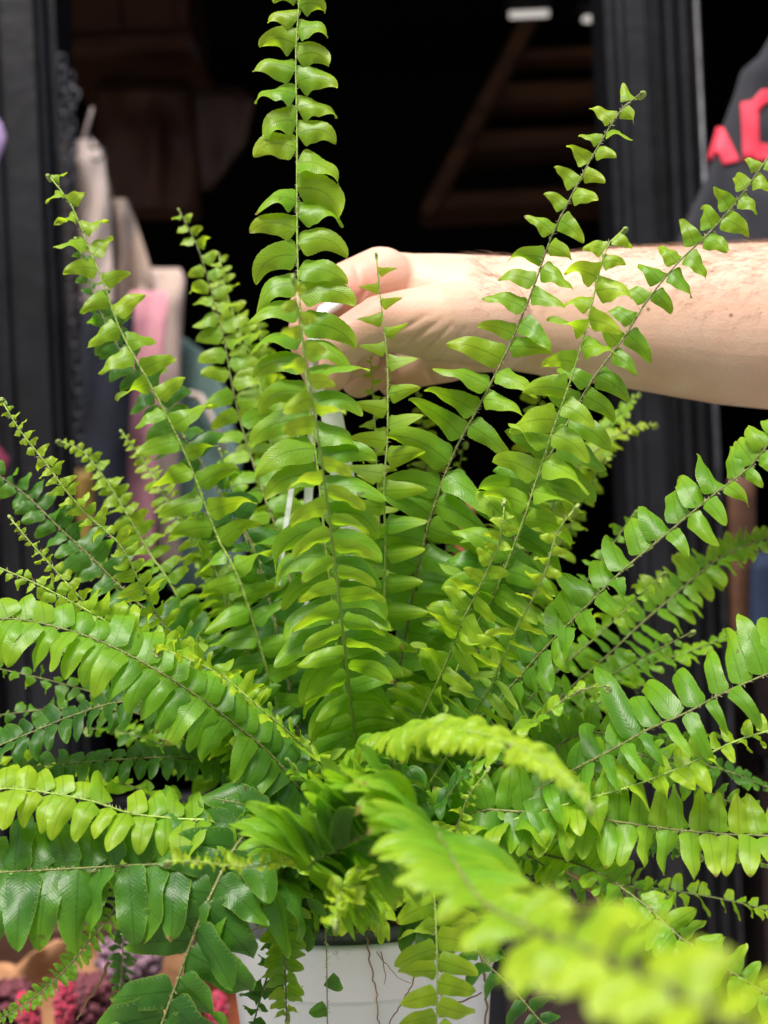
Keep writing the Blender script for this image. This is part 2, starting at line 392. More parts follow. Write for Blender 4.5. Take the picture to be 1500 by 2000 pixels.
# draped cloth with thickness -----------------------------------------
def fold_fn(seed, amp, freq, slant=0.0):
    def f(px, py):
        n = noise.noise(Vector((px*.012, py*.006, seed)))
        return amp*(math.sin((px+slant*py)*freq+3*n+seed)*.6 + noise.noise(Vector((px*.02, py*.008, seed+5)))*1.1)
    return f
def draped(name, mat, rows, d, thick, fold, parent=None, nx=26, ny=36, round_=.35):
    ys = [r_[0] for r_ in rows]; vs_ = []; fs = []
    for side in (0, 1):
        for i in range(ny+1):
            y = ys[0]+(ys[-1]-ys[0])*i/ny
            xl = float(np.interp(y, ys, [r_[1] for r_ in rows])); xr = float(np.interp(y, ys, [r_[2] for r_ in rows]))
            for j in range(nx+1):
                u = j/nx; x = xl+(xr-xl)*u
                e = math.sqrt(max(0, 1-(2*u-1)**2))
                ed_ = min(1, min(i, ny-i)/4+.15)
                off = thick*.5*(round_+(1-round_)*e)*ed_
                vs_.append(P(x, y, d + fold(x, y)*(1 if side == 0 else .4) + (-off if side == 0 else off)))
    k = (nx+1)*(ny+1)
    idx = lambda s, i, j: s*k+i*(nx+1)+j
    for i in range(ny):
        for j in range(nx):
            fs.append((idx(0,i,j), idx(0,i+1,j), idx(0,i+1,j+1), idx(0,i,j+1)))
            fs.append((idx(1,i,j), idx(1,i,j+1), idx(1,i+1,j+1), idx(1,i+1,j)))
    for i in range(ny):
        fs.append((idx(0,i,0), idx(1,i,0), idx(1,i+1,0), idx(0,i+1,0)))
        fs.append((idx(0,i,nx), idx(0,i+1,nx), idx(1,i+1,nx), idx(1,i,nx)))
    for j in range(nx):
        fs.append((idx(0,0,j), idx(0,0,j+1), idx(1,0,j+1), idx(1,0,j)))
        fs.append((idx(0,ny,j), idx(1,ny,j), idx(1,ny,j+1), idx(0,ny,j+1)))
    return put(name, mesh(vs_, fs), mat, parent)

def bag(label, mat, rows, d, thick, seed, amp=.012, freq=.05, strap=None, slant=0):
    root = empty('canvas_bag', P((rows[0][1]+rows[0][2])/2, rows[-1][0], d), label, 'bag', 'canvas bags hung inside the doorway')
    draped('bag_body', mat, rows, d, thick, fold_fn(seed, amp, freq, slant), root)
    if strap:
        s = MB(); s.tube([P(*q) for q in strap], .008, 8, flat=.35); s.build('strap', mat, root, True)
    return root
bag('tall pale beige canvas bag hanging highest, next to the chain', BEIGE, [(272,150,182),(300,136,204),(420,138,216),(600,142,225),(640,148,228)], 2.12, .06, 1, .012, .06, [(160,282,2.12),(172,240,2.14),(180,214,2.15)])
bag('folded taupe canvas bag right behind the pale beige one', TAUPE, [(388,214,246),(440,210,268),(540,210,300),(700,215,320)], 2.2, .06, 2, .03, .09, [(218,400,2.2),(205,350,2.2),(192,300,2.2)])
bag('wide dusty beige canvas bag with a squared top, behind the pink one', simple('dusty_beige', (.52, .39, .33), .9, .12, 12, .3, 350, sheen=.2), [(524,292,352),(545,270,362),(700,268,352),(860,300,350),(1100,310,352)], 2.18, .05, 3, .01, .05)
bag('pink canvas bag hanging over the navy cloth', PINK, [(568,258,322),(590,240,330),(700,250,320),(850,245,308),(1100,240,300)], 2.08, .035, 4, .010, .06)
bag('dark navy canvas bag hanging in front of the pink one', NAVY, [(590,160,262),(700,155,262),(880,160,250),(1150,165,250)], 2.02, .05, 5, .008, .05)
bag('sage green canvas bag with a beige strap, lowest and rightmost', TEAL, [(660,338,362),(690,332,400),(760,332,440),(900,330,470),(1150,330,480)], 2.25, .05, 6, .010, .03)
s = MB(); s.tube([P(372,770,2.20), P(392,775,2.19), P(415,820,2.19), P(440,880,2.2)], .011, 8, flat=.4)
o = s.build('bag_strap', BEIGE, None, True); 
tb = [q for q in bpy.data.objects if q.get('label', '').startswith('sage')][0]; o.parent = tb; o.matrix_parent_inverse = Matrix.Translation(-Vector(tb.location)); o.name = 'strap'
# big brown leather thing hung in the shop
hb = empty('leather_bag', P(380, 300, 2.7), 'large dark brown leather bag hanging in the shop gloom', 'bag')
draped('bag_body', WOOD2, [(150,200,360),(170,185,380),(300,180,392),(430,200,390)], 2.75, .12, fold_fn(7, .03, .02), hb)
draped('flap', simple('brown_hide', (.05, .022, .013), .6, .2, 8, .2, 60), [(168,385,470),(195,380,498),(280,385,482),(370,395,415)], 2.62, .05, fold_fn(8, .02, .03), hb)
# lilac cloth poking in at the left
lc = draped('lilac_scarf', PURPLE, [(-500,-200,-60),(200,-190,-30),(225,-180,-4),(262,-180,14),(285,-180,10),(320,-180,-6),(420,-170,-40)], 1.6, .03, fold_fn(9, .006, .05))
tag(lc, 'lilac cloth edge poking in at the far left of the post', 'cloth')
# magenta cloth at left
mgc = draped('magenta_scarf', simple('magenta_cloth', (.14,.01,.04), .9,.2,12,.2,100), [(850,-120,-20),(868,-120,6),(885,-120,22),(915,-120,18),(935,-120,2),(1200,-140,-20),(2500,-140,-20)], 1.5, .03, fold_fn(10,.006,.05))
tag(mgc, 'magenta cloth edge at the left behind the fern', 'cloth')
# a few yellow / orange things lower down
def lump(name, label, cat, mat, rows, d, thick, seed):
    o = draped(name, mat, rows, d, thick, fold_fn(seed, .008, .05)); tag(o, label, cat); return o
lump('paper_bag', 'small yellow paper bag seen through the left fronds', 'bag', YELLOW, [(915,150,175),(940,148,185),(1010,152,184),(1080,155,180)], 1.95, .03, 12)
lump('paper_roll', 'orange paper roll standing inside the door, glimpsed through the fronds', 'paper roll', ORANGE, [(985,892,922),(1010,888,928),(1300,888,928),(2000,892,926)], 2.3, .04, 13)
lump('blue_sack', 'dark blue sack beside the brick pier at the right edge', 'sack', simple('blue_sack', (.015,.03,.07),.8,.2,10,.2,80), [(1080,1480,1560),(1110,1465,1580),(1300,1460,1590)], 1.9, .08, 14)
lump('wooden_box', 'orange brown wooden box lying low right of the fluted post', 'box', WOOD, [(930,1425,1470),(950,1420,1475),(1160,1425,1478),(1300,1430,1500)], 1.96, .05, 15)

# hooks ---------------------------------------------------------------
for (x, y, d, lab) in ((378, 98, 2.5, 'steel hook beside the wall cupboard'), (142, 186, 1.93, 'steel hook at the top of the hanging chain'),
                       (345, 285, 2.5, 'dim steel hook in front of the leather bag'), (188, 300, 2.0, 'small steel hook above the pale beige bag')):
    h = MB(); c = P(x, y, d); r0 = .0105
    pts = [c+Vector((math.cos(a)*r0, .2*r0*math.sin(a), math.sin(a)*r0)) for a in np.linspace(-2.4, 2.4, 18)]
    pts += [c+Vector((-r0*.74, 0, r0*1.6)), c+Vector((-r0*.74, 0, r0*2.6))]
    h.tube(pts, .0022, 8); tag(h.build('hook', CHAIN, None, True), lab, 'hook', 'steel hooks in the doorway')
# chain ---------------------------------------------------------------
ch = empty('hanging_chain', P(122, 120, 1.9), 'long dull steel chain hanging down the left door post', 'chain')
a = P(120, 120, 1.9); L_ = .60; pitch = .0165; n = int(L_/pitch)
link = MB(); pts = []
for i in range(17):
    t_ = 2*math.pi*i/16
    pts.append((math.cos(t_)*.0052, 0, math.sin(t_)*.0052+(.0052 if math.sin(t_) > 0 else -.0052)))
link.tube(pts, .0017, 6, cap=False)
lme = mesh(link.v, link.f); lme.materials.append(CHAIN); lme.polygons.foreach_set('use_smooth', [True]*len(lme.polygons))
for k in range(2):
    for i in range(n if k == 0 else int(n*.3)):
        o = bpy.data.objects.new('link', lme); COL.objects.link(o); o.parent = ch
        x = .009*k+.0012*math.sin(i*.5+k)
        o.location = (x, .003*k, -i*pitch - .004*k-.02*k); o.rotation_euler = (0, .06*math.sin(i*.9+k), (math.pi/2 if i % 2 else .25)+.3*math.sin(i))

# jacket --------------------------------------------------------------
jk = empty('dark_jacket', P(1450, 500, 1.6), 'charcoal jacket with coral red capital letters hanging at upper right', 'jacket')
jf = fold_fn(21, .010, .016, .4)
JD = 1.62
jrows = [(-20,1560,1900),(60,1512,1900),(110,1482,1900),(140,1447,1900),(180,1436,1900),(300,1392,1900),(360,1374,1900),(430,1340,1900),(480,1322,1900),(560,1318,1900),(700,1340,1900)]
draped('jacket_body', JACKET, jrows, JD, .06, jf, jk, nx=40, ny=50)
sleeve = MB(); sleeve.tube([P(1452,150,1.585), P(1425,260,1.58), P(1395,380,1.58), P(1365,470,1.585), P(1350,560,1.6)], [.018,.030,.034,.036,.036], 16, flat=.6)
def jacket_surface(px, py):
    ys = [r_[0] for r_ in jrows]; xl = float(np.interp(py, ys, [r_[1] for r_ in jrows])); xr = 1900
    u = min(1, max(0, (px-xl)/(xr-xl))); e = math.sqrt(max(0, 1-(2*u-1)**2))
    return P(px, py, JD+jf(px, py)-.03*(.35+.65*e)-.0022)
def letter(ch_, outer, hole=None):
    polys = [[Vector((750+x/2, y/2, 0)) for x, y in outer]]
    if hole: polys.append([Vector((750+x/2, y/2, 0)) for x, y in hole])
    flat = [v for p_ in polys for v in p_]
    tris = tessellate_polygon(polys)
    bm = bmesh.new(); bv = [bm.verts.new(v) for v in flat]
    for t_ in tris:
        try: bm.faces.new([bv[i] for i in t_])
        except ValueError: pass
    bmesh.ops.subdivide_edges(bm, edges=bm.edges, cuts=5, use_grid_fill=True)
    for v in bm.verts: v.co = jacket_surface(v.co.x, v.co.y)
    bmesh.ops.recalc_face_normals(bm, faces=bm.faces)
    me = bpy.data.meshes.new('letter'); bm.to_mesh(me); bm.free()
    o = put('printed_letter', me, PRINT, jk); m_ = o.modifiers.new('s', 'SOLIDIFY'); m_.thickness = .0012; m_.offset = 0
    return o
letter('A', [(1262,625),(1300,498),(1326,500),(1390,628),(1326,642),(1310,606),(1288,592),(1284,622)])
letter('D', [(1394,402),(1440,392),(1476,352),(1570,350),(1618,400),(1624,560),(1580,622),(1452,628),(1404,630)],
       [(1462,430),(1500,398),(1560,400),(1572,420),(1576,556),(1558,574),(1466,560)])

# flower stall bottom-left --------------------------------------------
fb = empty('flower_box', P(150, 2200, 1.15), 'brown paper lined flower box at the bottom left', 'box')
a = P(-120, 1905, 1.25); b_ = P(520, 1905, 1.25)
m1 = MB(); m1.box((a.x, 1.02, .72), (b_.x, 1.05, a.z-.10)); m1.box((a.x, 1.38, .72), (b_.x, 1.41, a.z)); m1.box((a.x-.02, 1.02, .72), (a.x, 1.41, a.z)); m1.box((a.x, 1.05, .72), (b_.x, 1.38, .76))
m1.build('box_panel', WOOD2, fb, bevel=.003)
def paper(rows, d, seed, mat=KRAFT, amp=.02): return draped('paper_sheet', mat, rows, d, .004, fold_fn(seed, amp, .03, .5), fb, round_=1)
paper([(1835,110,330),(1860,60,420),(1900,20,450),(1990,0,470),(2080,0,470)], 1.30, 31)
paper([(1880,-60,40),(1900,-80,200),(1960,-80,260),(2080,-80,300)], 1.34, 32)
paper([(1940,210,300),(1960,200,330),(2080,190,360)], 1.16, 33, KRAFT)
paper([(1860,395,430),(1900,385,470),(2080,390,520)], 1.2, 34, ORANGE)
def plume(label, mat, x, y, d, hpx, wpx, seed, cat='flower', lean=0):
    root = empty('plume_flower', P(x, y+hpx*.9, d), label, cat, 'blooms in the flower box')
    m_ = MB(); c = P(x, y, d); H = hpx/F*d; Wd = wpx/F*d
    rr = random.Random(seed)
    for i in range(230):
        u = rr.random(); ang = rr.uniform(0, 2*math.pi)
        rad = Wd*.5*math.sin(math.pi*min(1, (u*.85+.12)))**.8
        p0 = c+Vector((lean*u*H, 0, (u-.5)*H))
        dr = Vector((math.cos(ang), math.sin(ang), .5+u*.6)).normalized()
        p1 = p0+dr*rad*rr.uniform(.8, 1.15)
        m_.tube([p0, (p0+p1)/2, p1], [.0016, .0022, .0005], 4, cap=False)
        m_.ball(p1, rad*.13+.0008, 5, 4)
    m_.build('flower_head', mat, root, True)
    s_ = MB(); s_.tube([c-Vector((0,0,H*.45)), c-Vector((-.003,0,H*1.3))], .003, 6); s_.build('stalk', STEM_Y, root, True)
plume('bright crimson upright plume flower nearest the left edge', CRIMSON, 62, 1985, 1.12, 90, 50, 1, lean=-.2)
plume('tall bright crimson plume flower in the middle of the box', CRIMSON, 122, 1962, 1.1, 120, 46, 2, lean=.1)
plume('mauve fuzzy bloom with a rounded head behind the crimson plumes', MAUVE, 168, 1972, 1.16, 90, 120, 3)
plume('dull red fuzzy bloom at the lower left corner', MAUVE, 12, 1975, 1.18, 80, 110, 4)
plume('dusty purple bloom higher up behind the frond tips', simple('dusty_purple', (.22,.13,.17), .9,.4,100,.6,200), 255, 1905, 1.24, 90, 140, 5)
plume('dark red bloom left of the white pot', CRIMSON, 425, 1978, 1.12, 80, 42, 6)
# dark bins behind the plant low on the right
lb = empty('dark_planter', P(1150, 2000, 1.7), 'dark planter box low behind the pot at the right', 'planter')
a = P(1000, 1690, 1.75); b_ = P(1250, 1690, 1.75)
m1 = MB(); m1.box((a.x, 1.75, .1), (b_.x, 1.95, a.z)); m1.build('box_panel', BRICK, lb, bevel=.005)
m1 = MB(); m1.box((a.x-.01, 1.73, a.z+.001), (b_.x+.01, 1.96, a.z+.02)); m1.build('rim', BLACK, lb, bevel=.004)
# lower door panel across the opening (dark base board)
dp_ = MB(); dp_.box((-.466, 2.09, .02), (.332, 2.13, 1.02)); dp_.box((-.40, 2.075, .2), (.27, 2.089, .9))
tag(dp_.build('lower_door_leaf', BLACK, bevel=.004), 'low black stable door leaf closing the doorway behind the fern', 'door')

# ------------------------------------------------------------------ pot
PC = P(704, 1778, .78); PC = Vector((PC.x, PC.y, PC.z)); PR = .0785
pot = empty('hanging_pot', PC - Vector((0, 0, .15)), 'white plastic hanging pot with grey inner rim, full of fern', 'plant pot')
TILT = Matrix.Rotation(math.radians(4.5), 4, 'X')
# tilt raises the near edge, lowers the far edge
TILT = Matrix.Rotation(math.radians(-4.5), 4, 'X')
def lathe(name, mat, prof, parent, k=96, smooth=True):
    vs_, fs = [], []
    for (r_, z) in prof:
        for j in range(k):
            a_ = 2*math.pi*j/k; v = TILT @ Vector((math.cos(a_)*r_, math.sin(a_)*r_, z)); vs_.append(PC+v)
    for i in range(len(prof)-1):
        for j in range(k):
            fs.append((i*k+j, i*k+(j+1) % k, (i+1)*k+(j+1) % k, (i+1)*k+j))
    o = put(name, mesh(vs_, fs), mat, parent, smooth)
    bm = bmesh.new(); bm.from_mesh(o.data); bmesh.ops.recalc_face_normals(bm, faces=bm.faces); bm.to_mesh(o.data); bm.free()
    return o
R = PR
lathe('pot_wall', POTW, [(R-.004,-.002),(R-.0005,-.0012),(R+.0005,-.003),(R+.0005,-.0045),(R-.0002,-.006),(R-.002,-.030),(R-.0028,-.0305),(R-.0034,-.0315),(R-.003,-.0325),(R-.0036,-.034),
      (R-.014,-.13),(R-.017,-.134),(0.001,-.134),(0.001,-.130),(R-.019,-.130),(R-.0075,-.02),(R-.004,-.002)], pot)
lathe('grey_rim', GREY, [(R-.0045,-.004),(R-.0035,.004),(R-.0045,.0062),(R-.007,.0066),(R-.0085,.005),(R-.0105,-.02),(R-.0095,-.022),(R-.007,-.0205)], pot)
# soil mound
vs_, fs = [], []; k = 72
for i in range(15):
    for j in range(k):
        a_ = 2*math.pi*j/k; r_ = (R-.0093)*i/14
        z = -.004+.006*math.cos(i/14*1.5)+noise.noise(Vector((math.cos(a_)*r_*90, math.sin(a_)*r_*90, 3)))*.004
        vs_.append(PC+TILT @ Vector((math.cos(a_)*r_, math.sin(a_)*r_, z)))
for i in range(14):
    for j in range(k): fs.append((i*k+j, i*k+(j+1) % k, (i+1)*k+(j+1) % k, (i+1)*k+j))
tag(put('potting_soil', mesh(vs_, fs), SOIL, pot))
# coir fibres on the soil
cf = MB(); rr = random.Random(4)
for i in range(900):
    a_ = rr.uniform(0, 6.28); r_ = (R-.008)*math.sqrt(rr.random()); p0 = PC+TILT @ Vector((math.cos(a_)*r_, math.sin(a_)*r_, .002+rr.uniform(0, .004)))
    b2 = rr.uniform(0, 6.28); ln = rr.uniform(.006, .018); dz = rr.uniform(-.003, .006)
    p2 = p0+Vector((math.cos(b2)*ln, math.sin(b2)*ln, dz)); 
    q2 = p2-PC
    if math.hypot(q2.x, q2.y) > R+.004: continue
    pm = (p0+p2)/2+Vector((rr.uniform(-.002, .002), rr.uniform(-.002, .002), rr.uniform(.001, .005)))
    cf.tube([p0, pm, p2], [.0003, .0004, .0002], 4, cap=False)
tag(cf.build('coir_fibres', simple('coir', (.19, .075, .035), .9, .4, 200, 0), pot, True), kind='stuff')
# hanger straps
hg = empty('pot_hanger', Vector((0, 0, 0)), None, None); hg.parent = pot; hg.location = (0, 0, 0)
bpy.data.objects.remove(hg)
APEX = P(620, 648, .751)
def strap(ang, wid, sag=0, mid=None):
    e = PC+TILT @ Vector((math.cos(ang)*(R+.002), math.sin(ang)*(R+.002), -.006))
    vs_, fs = [], []; n = 60
    d0 = (e-APEX); sd_ = Vector((1, .0, 0)) if mid is None else mid
    for i in range(n+1):
        t_ = i/n; p = APEX+d0*t_+Vector((math.sin(math.pi*t_)*sag, 0, 0))
        w_ = wid*(.75+.25*min(1, t_*4)); th = .0011+.0003*(i % 2)
        y_ = d0.normalized().cross(sd_).normalized(); s2 = y_.cross(d0.normalized()).normalized()
        for (a_, b_) in ((-1,-1),(-.8,-1.6),(.8,-1.6),(1,-1),(1,1),(-1,1)): vs_.append(p+s2*w_/2*a_+y_*th*b_)
    for i in range(n):
        for j in range(6): fs.append((i*6+j, i*6+(j+1) % 6, (i+1)*6+(j+1) % 6, (i+1)*6+j))
    fs.append(tuple(range(6))); fs.append(tuple(n*6+j for j in range(6)))
    me = mesh(vs_, fs); bm = bmesh.new(); bm.from_mesh(me); bmesh.ops.recalc_face_normals(bm, faces=bm.faces); bm.to_mesh(me); bm.free()
    return put('hanger_strap', me, WHITE, pot, False)
strap(math.radians(66), .014); strap(math.radians(118), .005, -.004); strap(math.radians(150), .003, -.006)
hk = MB(); hk.tube([APEX-Vector((0,0,.012)), APEX, APEX+Vector((.004,.004,.012)), APEX+Vector((.016,.012,.02)), APEX+Vector((.03,.018,.014))], [.0065,.0055,.004,.004,.003], 12)
hk.build('hook', WHITE, pot, True)

# ------------------------------------------------------------------ person (hand and forearm)
pb = MB()
def cap(a, ra, b, rb, n=5, k=20, flat=1.0):
    """tapered limb segment between two joints, given as (px, py, depth) and radii in photo pixels"""
    A, B = P(*a), P(*b); RA, RB = ra/F*a[2], rb/F*b[2]
    d = B-A; Ld = d.length; d.normalize()
    pts, rd = [], []
    for t_ in (-1, -.92, -.75, -.5, -.25): pts.append(A+d*RA*t_); rd.append(RA*math.sqrt(max(.002, 1-t_*t_)))
    for i in range(n+1): pts.append(A.lerp(B, i/n)); rd.append(RA+(RB-RA)*i/n)
    for t_ in (.25, .5, .75, .92, 1): pts.append(B+d*RB*t_); rd.append(RB*math.sqrt(max(.002, 1-t_*t_)))
    pb.tube(pts, rd, k, flat=flat)
# forearm: elliptical sections
secs = [(1760,655,182,150),(1640,648,172,142),(1500,637,162,134),(1400,634,155,126),(1300,627,144,116),(1200,620,133,104),(1100,617,121,92),(1000,612,110,80),(930,604,104,74),(860,596,98,70),(800,588,90,66)]
n0 = len(pb.v); kk = 40; D = .82
for (x, y, rv, rd) in secs:
    c = P(x, y, D-.015*(1500-x)/700)
    for j in range(kk):
        a_ = 2*math.pi*j/kk
        pb.v.append(tuple(c+U_*math.sin(a_)*rv/F*D+Vector((0, 1, 0))*math.cos(a_)*rd/F*D))
for i in range(len(secs)-1):
    for j in range(kk): pb.f.append((n0+i*kk+j, n0+i*kk+(j+1) % kk, n0+(i+1)*kk+(j+1) % kk, n0+(i+1)*kk+j))
pb.f.append(tuple(n0+j for j in range(kk))); pb.f.append(tuple(n0+(len(secs)-1)*kk+j for j in reversed(range(kk))))
# palm / knuckles
cap((900,600,.80), 92, (780,575,.80), 82)
cap((890,600,.83), 84, (765,590,.83), 74)
# index finger: knuckle, first joint, second joint, tip
cap((745,548,.785), 66, (668,572,.772), 56); cap((668,572,.772), 56, (606,600,.770), 42)
cap((603,592,.770), 37, (597,672,.770), 33); cap((597,672,.770), 33, (620,738,.775), 28)
# middle
cap((748,550,.812), 64, (640,570,.806), 42); cap((640,570,.806), 42, (598,640,.800), 35); cap((598,640,.80), 35, (640,735,.80), 31); cap((640,735,.80), 31, (716,700,.79), 27)
# ring, little: curl down and back into the palm
cap((760,590,.838), 58, (655,640,.835), 38); cap((655,640,.835), 38, (700,745,.825), 33); cap((700,745,.825), 33, (792,700,.795), 30); 
cap((790,610,.858), 50, (705,670,.855), 34); cap((705,670,.855), 34, (770,750,.84), 30); cap((770,750,.84), 30, (858,700,.80), 28)
# heel of the palm
cap((960,650,.80), 78, (860,668,.80), 64)
cap((800,715,.80), 44, (880,700,.80), 46)
# thumb: base, joint, tip bent down over the strap
cap((950,628,.782), 88, (850,630,.760), 76); cap((850,630,.760), 76, (742,630,.746), 54); cap((742,630,.746), 54, (670,668,.740), 45); cap((670,668,.740), 45, (650,735,.744), 31)
me = mesh(pb.v, pb.f)
tmp = bpy.data.objects.new('tmp', me); COL.objects.link(tmp)
md = tmp.modifiers.new('r', 'REMESH'); md.mode = 'VOXEL'; md.voxel_size = .0014
md = tmp.modifiers.new('s', 'SMOOTH'); md.factor = .6; md.iterations = 7
dg = bpy.context.evaluated_depsgraph_get(); ev = tmp.evaluated_get(dg); bme = bpy.data.meshes.new_from_object(ev)
bpy.data.objects.remove(tmp)
# tendon and crease relief, flush attribute
co = np.empty(len(bme.vertices)*3); bme.vertices.foreach_get('co', co); co = co.reshape(-1, 3)
no = np.empty(len(bme.vertices)*3); bme.vertices.foreach_get('normal', no); no = no.reshape(-1, 3)
rel = co-np.array(CAM); dep = rel[:, 1]
pxs = 750+(rel@np.array(R_))/dep*F; pys = 1000-(rel@np.array(U_))/dep*F
disp = np.zeros(len(co))
front = (no[:, 1] < .1)
for (x0, y0, x1, y1, wd, am) in ((860,625,770,690,5,.0007),(885,632,800,712,4,.0007),(910,640,835,722,4,.0006),(840,612,765,655,4,.0005),(935,650,880,735,5,.0006),
                                 (717,560,700,590,5,.0008),(690,505,705,560,4,.0006),(655,520,650,575,5,.0008),(668,640,690,662,4,.0007),(655,650,672,690,3,.0005),(830,705,850,760,5,.001),(765,700,775,760,5,.001)):
    vx, vy = x1-x0, y1-y0; ln = math.hypot(vx, vy)
    t_ = np.clip(((pxs-x0)*vx+(pys-y0)*vy)/ln**2, 0, 1)
    dd = np.hypot(pxs-(x0+vx*t_), pys-(y0+vy*t_))
    disp -= 1.7*am*np.exp(-(dd/wd)**2)*np.sin(np.pi*np.clip(t_, .08, .92))*front
nzv = np.array([noise.noise(Vector(c)*28) for c in co[::1]])
disp += nzv*.0004
co2 = co+no*disp[:, None]
bme.vertices.foreach_set('co', co2.ravel()); bme.update()
fl = np.clip(np.exp(-((pxs-690)/90)**2-((pys-560)/75)**2)*.55+np.exp(-((pxs-590)/50)**2-((pys-680)/80)**2)*.5+np.exp(-((pxs-800)/120)**2-((pys-745)/30)**2)*.45+nzv*.12, 0, 1)
at = bme.attributes.new('flush', 'FLOAT', 'POINT'); at.data.foreach_set('value', fl)
bme.materials.clear()
person = put('person', bme, SKIN)
tag(person, 'bare forearm and fist reaching in from the right, gripping the white pot strap', 'person')
# fingernails
def nail(px, py, d, rx, rz):
    n_ = MB(); n_.ball(P(px, py, d), 1, 16, 10, sc=(rx/F*d, .0012, rz/F*d)); n_.build('fingernail', NAIL, person, True)
nail(741, 684, .762, 13, 11)
# arm hair
hm = MB(); rr = random.Random(9); cand = np.where((pxs > 930) & (pxs < 1560) & (no[:, 2] > -.25) & (no[:, 1] < .5))[0]
for i in rng.choice(cand, 3400):
    if no[i, 2] < rr.uniform(-.2, .9): continue
    if pxs[i] < 1150 and rr.random() < .45: continue
    p0 = Vector(co2[i]); n_ = Vector(no[i]); ln = rr.uniform(.004, .014)
    dr = Vector((-rr.uniform(.2, 1.0), rr.uniform(-.3, .2), rr.uniform(-.35, .15))); dr -= n_*dr.dot(n_)
    dr = (dr.normalized()+n_*rr.uniform(.12, .45)).normalized()
    p1 = p0+dr*ln*.5; p2 = p1+(dr-n_*.35+Vector((rr.uniform(-.2, .2), 0, 0))).normalized()*ln*.5
    hm.tube([p0, p1, p2], [.00008, .00006, .00002], 3, cap=False)
hm.build('arm_hair', HAIR, person, True)

# ------------------------------------------------------------------ fern
CROWN = P(704, 1745, .785)
fern = empty('boston_fern', CROWN, 'lush green sword fern spilling from the white hanging pot', 'fern')
NF = 0
def catmull(pts, n):
    pts = [Vector(p) for p in pts]; ext = [pts[0]*2-pts[1]]+pts+[pts[-1]*2-pts[-2]]; out = []
    for i in range(len(pts)-1):
        a_, b_, c_, d_ = ext[i:i+4]
        for k_ in range(n):
            t_ = k_/n
            out.append(.5*((2*b_)+(c_-a_)*t_+(2*a_-5*b_+4*c_-d_)*t_**2+(3*b_-a_-3*c_+d_)*t_**3))
    out.append(pts[-1]); return np.array([tuple(v) for v in out])
def nrm(a): return a/np.maximum(np.linalg.norm(a, axis=-1, keepdims=True), 1e-9)

